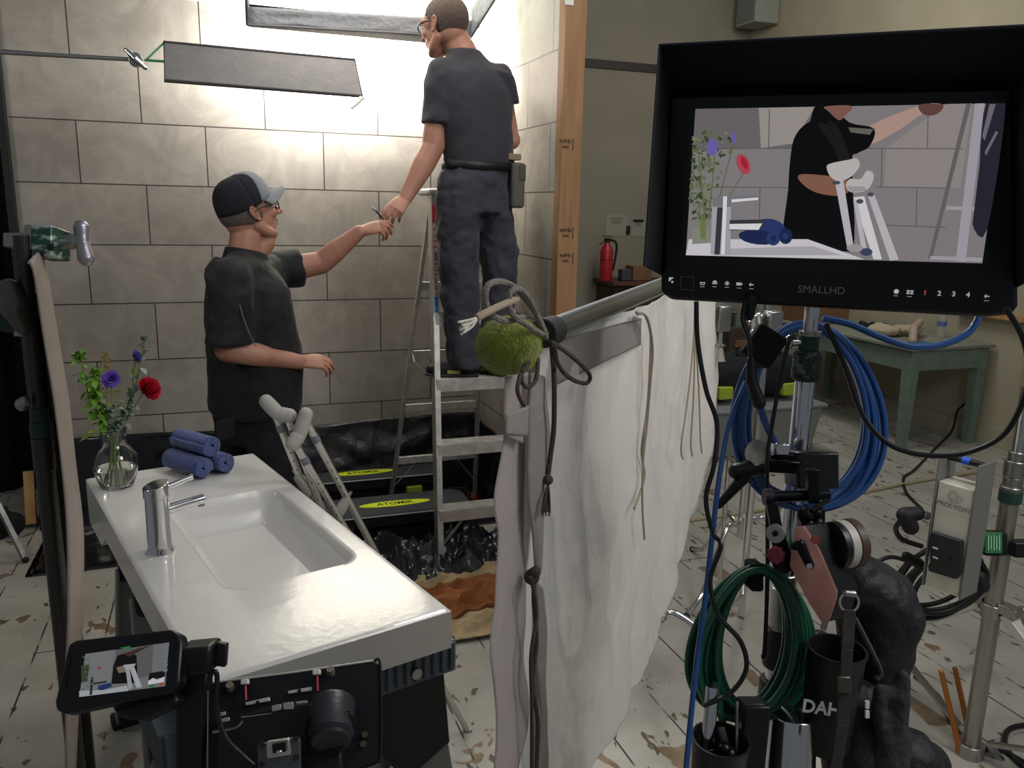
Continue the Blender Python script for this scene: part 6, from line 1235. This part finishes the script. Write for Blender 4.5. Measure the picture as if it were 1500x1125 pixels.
tag(G().tube([PX(1424, 582, XR - .03), PX(1408, 596, XR - .1), PX(1402, 604, XR - .15), PX(1394, 632, XR - .25), PZ(1372, 655, .01), PZ(1340, 688, .008), PZ(1324, 700, .008), PZ(1328, 722, .008), PZ(1350, 745, .008)], .009, n=8).obj('extension_lead', BCB), 'black power cord running from the wall under the table to the floor', 'cable')
# ---------------------------------------------------------------- green table and what is on it
TG = mat('sage_paint', '76887a', .55, var='6a7c6e', vscale=12); TGT = mat('sage_top', '8d9186', .5, var='7f8379', vscale=9)
x0, x1, y0, y1, tz_ = 4.70, 5.44, 4.46, 6.10, .775
tb = T('green_table', 'old sage green painted wooden table against the cream wall', 'table', ((x0 + x1) / 2, (y0 + y1) / 2, 0))
G().box(((x0 + x1) / 2, (y0 + y1) / 2, tz_ - .012), (x1 - x0) / 2 + .03, (y1 - y0) / 2 + .03, .012).obj('table_top', TGT, tb, bevel=.004)
for y in (y0 + .012, y1 - .012): G().box(((x0 + x1) / 2, y, tz_ - .10), (x1 - x0) / 2 - .04, .012, .076).obj('apron', TG, tb)
for x in (x0 + .012, x1 - .012): G().box((x, (y0 + y1) / 2, tz_ - .10), .012, (y1 - y0) / 2 - .04, .076).obj('apron', TG, tb)
for x in (x0 + .04, x1 - .04):
    for y in (y0 + .04, y1 - .04): G().rings([[V((x + sx * w, y + sy * w, z)) for sx, sy in ((-1, -1), (1, -1), (1, 1), (-1, 1))] for z, w in ((0, .030), (tz_ - .2, .042), (tz_ - .024, .042))]).obj('leg', TG, tb, bevel=.003)
bp_ = PZ(1377, 494, tz_); wb = T('water_bottle', 'clear plastic water bottle with a blue label on the green table', 'bottle', V((bp_.x, bp_.y, tz_)))
PETM = mat('clear_pet', 'e8eef0', .08, trans=.85, ior=1.2)
G().lathe([(.0005, .001), (.030, .001), (.033, .01), (.031, .05), (.033, .06), (.033, .14), (.026, .165), (.013, .19), (.013, .2)], V((bp_.x, bp_.y, tz_)), UP, 24).obj('bottle', PETM, wb); G().lathe([(.0338, .09), (.0338, .125)], V((bp_.x, bp_.y, tz_)), UP, 24, caps=False).obj('label_band', mat('blue_label', '5a6fb4', .5), wb); G().cyl(V((bp_.x, bp_.y, tz_ + .198)), V((bp_.x, bp_.y, tz_ + .215)), .0145, n=16).obj('cap', WHT, wb)
def heap(name, label, cat, px, py, z, sz, m, seed, n=6, Y=None):
    c = PZ(px, py, z); rr = random.Random(seed); g = G()
    for k in range(n): p = c + V((rr.uniform(-1, 1) * sz[0], rr.uniform(-1, 1) * sz[1], sz[2] * .42)); g.sph(p, (sz[0] * .55, sz[1] * .55, sz[2] * rr.uniform(.36, .52)))
    for v in g.b.verts: v.co.z = max(v.co.z, z + .002)
    o = tag(g.obj(name, m), label, cat); organic(o, .012, 4, .03, .07); return o
heap('cloth_heap', 'crumpled beige cloth on the green table left of the bottle', 'cloth', 1318, 492, tz_ + .004, (.17, .12, .10), mat('beige_cloth', 'b3a68f', .9), 3)
tag(G().limb([PZ(1336, 505, tz_) + UP * .03, PZ(1336, 500, tz_) + UP * .10, PZ(1345, 492, tz_) + UP * .11], [.03, .028, .03]).obj('paper_roll', mat('pinkish_paper', 'b69c90', .8)), 'pinkish paper roll beside the beige cloth at the table edge', 'paper')
tag(G().box(PZ(1350, 506, tz_) + UP * .012, .08, .06, .009).obj('blue_packet', mat('blue_packet', '35699a', .5), bevel=.004), 'flat blue packet behind the paper roll on the green table', 'packet')
fb = T('folding_chair', 'dark chair back with a pale arm rising behind the green table', 'chair', PZ(1330, 500, 0) + V((.2, .9, 0)))
cb_ = PY(1328, 452, 5.9); G().box(cb_, .16, .02, .17).obj('backrest', mat('dark_teal_fabric', '1f2a2e', .8), fb, bevel=.02); G().tube([PY(1362, 445, 5.8), PY(1356, 465, 5.75), PY(1345, 476, 5.7), PY(1335, 479, 5.7)], .022, n=10).obj('arm', mat('pale_arm', 'aaa396', .6), fb)
for sx in (-1, 1): G().cyl(V((cb_.x + sx * .13, cb_.y + .02, 0)), V((cb_.x + sx * .13, cb_.y + .02, cb_.z)), .014, n=10).obj('leg', BLKM, fb)
heap('black_bundle', 'small black bundle on the left part of the green table', 'bundle', 1278, 482, tz_ + .004, (.08, .07, .07), mat('bundle_black', '17171a', .8), 8)
CARD = mat('cardboard', '7d5b40', .8, var='6e4f37', vscale=10)
def crate(label, c, h, m, name='cardboard_box', cat='box'):
    t = T(name, label, cat, V(c) - UP * h[2]); G().box(c, *h).obj('carton', m, t, bevel=.004); G().box(V(c) + UP * (h[2] + .0008), h[0] * .98, .03, .0008).obj('tape_strip', mat('packing_tape', 'a98c62', .4), t); return t
pc_ = PZ(1262, 478, tz_ + .002); crate('large brown cardboard box on the rear of the green table', (4.95, 5.82, tz_ + .17), (.20, .2, .168), CARD)
crate('small pale carton with dark printed squares stacked behind the blue coil', (4.30, 5.95, .93), (.085, .07, .09), mat('pale_carton', 'a59a88', .7))
for k, (dx, dz) in enumerate(((-.04, .03), (.035, .03), (0, -.04))): pass
ct = T('plywood_crate', 'dark brown crate stack under the pale carton behind the stand', 'crate', (4.35, 6.0, 0)); G().box((4.35, 6.02, .42), .24, .18, .415).obj('crate_body', mat('dark_crate', '4a3a30', .8, var='3c2e26', vscale=9), ct, bevel=.004); G().box((4.35, 5.83, .60), .2, .008, .03).obj('slat', CARD, ct)
# clear storage bin with tool bag
sb0 = PZ(1205, 690, 0); bn = T('storage_bin', 'clear plastic storage bin on the floor behind the monitor stand', 'bin', (3.62, 4.9, 0))
BINM = mat('cloudy_plastic', '9a9d9a', .35, trans=.35)
g = G().rings([[V((3.62 + sx * w, 4.9 + sy * w2, z)) for sx, sy in ((-1, -1), (1, -1), (1, 1), (-1, 1))] for z, w, w2 in ((.004, .42, .25), (.34, .47, .29))]); g.obj('tub', BINM, bn, bevel=.015); G().box((3.62, 4.9, .352), .49, .31, .012).obj('lid', mat('grey_lid', '85898a', .5), bn, bevel=.006)
hh_ = G()
for k, (dx, c_) in enumerate(((-.25, 'a65a4a'), (-.05, '6d5a4a'), (.2, 'b0aea6'))): G().box((3.62 + dx, 4.66, .16 + .03 * k), .08, .012, .06).obj('contents', mat('bin_item_%d' % k, c_, .7), bn)
tbg = T('tool_bag', 'black tool bag with lime end patches on the storage bin lid', 'bag', (3.66, 4.9, .366)); g = G().loft([(V((3.30, 4.9, .53)), V((0, .12, 0)), V((0, 0, .14))), (V((3.45, 4.9, .545)), V((0, .15, 0)), V((0, 0, .17))), (V((3.85, 4.9, .545)), V((0, .15, 0)), V((0, 0, .17))), (V((4.0, 4.9, .53)), V((0, .12, 0)), V((0, 0, .14)))], n=24); organic(g.obj('body', mat('tool_bag_black', '15171f', .8, bump=.3, bscale=40), tbg), .014, 4, .02, .1)
for x in (3.34, 3.88): G().box((x, 4.765, .45), .055, .025, .045).obj('lime_patch', mat('lime_patch', 'a9bb3a', .6), tbg, bevel=.008)
G().tube([V((3.45, 4.85, .70)), V((3.55, 4.82, .78)), V((3.75, 4.82, .78)), V((3.85, 4.85, .70))], .012, n=8).obj('handle', BLK, tbg)
tag(G().box((3.05, 4.95, .10), .10, .08, .098).obj('red_toolbox', mat('dull_red', '6d2b2a', .6), bevel=.008), 'dull red toolbox on the floor behind the blue coil', 'toolbox')
tag(G().box((2.98, 5.6, .20), .22, .20, .198).obj('milk_crate', mat('dark_grey_crate', '3b3e40', .7), bevel=.006), 'dark grey crate on the floor behind the muslin edge', 'crate')
# ---------------------------------------------------------------- far corner: extinguisher on shelf, papers
she = T('wooden_bench', 'low reddish wooden bench against the olive wall carrying the extinguisher', 'bench', (4.25, 7.6, 0)); zt = PY(880, 411, 7.55).z
G().box((4.30, 7.62, zt - .02), .55, .25, .02).obj('top', mat('reddish_wood', '5d3a2c', .6, var='4e3024', vscale=12), she, bevel=.004); G().box((4.30, 7.66, (zt - .04) / 2), .50, .2, (zt - .04) / 2).obj('front', mat('bench_front', '4d3428', .7), she)
ex = T('fire_extinguisher', 'red fire extinguisher with black hose standing on the wooden bench', 'extinguisher', V((PY(887, 410, 7.55).x, 7.55, zt)))
ec = V((PY(887, 410, 7.55).x, 7.55, zt)); hX = PY(887, 362, 7.55).z - zt
G().lathe([(.0005, .001), (.062, .001), (.066, .012), (.066, hX * .88), (.05, hX), (.026, hX + .035), (.026, hX + .05)], ec, UP, 32).obj('cylinder', mat('extinguisher_red', 'a3202c', .35), ex); G().lathe([(.067, hX * .62), (.067, hX * .64)], ec, UP, 32, caps=False).obj('strap', BLK, ex)
G().box(ec + UP * (hX + .07), .028, .02, .02).bar(ec + UP * (hX + .09) + V((-.06, 0, .02)), ec + UP * (hX + .10) + V((.05, 0, .01)), .022, .008).bar(ec + UP * (hX + .06) + V((-.085, 0, -.03)), ec + UP * (hX + .075) + V((.02, 0, 0)), .02, .008).obj('valve', BLK, ex, bevel=.002)
G().tube([ec + V((.03, -.01, hX + .075)), ec + V((.09, -.01, hX + .05)), ec + V((.105, -.01, hX - .02)), ec + V((.085, -.01, hX * .5)), ec + V((.072, -.01, hX * .3))], .012, n=10).obj('hose', RUB, ex)
PAP = mat('wall_paper_sheet', '8f8d80', .8)
for (xa, ya, xb, yb), lab in (((888, 313, 917, 346), 'larger paper notice pinned on the olive wall above the extinguisher'), ((926, 320, 944, 346), 'smaller paper notice on the olive wall beside the monitor edge')):
    a, b = PY(xa, ya, YF - .003), PY(xb, yb, YF - .003); t = T('paper_notice', lab, 'paper', (a + b) / 2); G().box(((a.x + b.x) / 2, YF - .003, (a.z + b.z) / 2), abs(b.x - a.x) / 2, .002, abs(a.z - b.z) / 2).obj('sheet', PAP, t)
    g = G()
    for k in range(3): g.box(((a.x + b.x) / 2, YF - .0056, a.z + (b.z - a.z) * (.2 + .1 * k)), abs(b.x - a.x) * (.30 - .05 * k), .0006, .006)
    g.obj('print_lines', mat('faint_print', '6d6b62', .8), t)
a = PY(920, 337, YF - .01); tag(G().box(a, .02, .012, .045).obj('light_switch', BLK, bevel=.004), 'small black switch between the two paper notices', 'switch')
a = PY(935, 323, YF - .01); tag(G().box(a, .06, .012, .012).obj('black_hook', BLK, bevel=.003), 'short black hook above the smaller paper notice', 'hook')
crate('small brown carton on the wooden bench right of the extinguisher', (PY(935, 405, 7.6).x, 7.6, zt + .075), (.11, .09, .073), CARD)
tag(G().box((PY(915, 405, 7.5).x, 7.5, zt + .06), .055, .05, .058).obj('grey_tin', mat('grey_tin', '4a4a55', .5, .3), bevel=.008), 'small grey box on the wooden bench beside the extinguisher', 'box')
# white casing and orange ledge near the right edge
a = PX(1462, 462, XR - .03); S(G().box((XR - .04, a.y, a.z), .04, .35, .02), 'trim_4', WOOD, 'pine ledge on the cream wall behind the monitor corner')
tb2 = PX(1492, 600, XR - .03); S(G().box((XR - .03, tb2.y - .12, 1.1), .03, .09, 1.1), 'trim_5', mat('olive_casing', '8a866f', .7), 'olive vertical casing on the cream wall at the right edge')
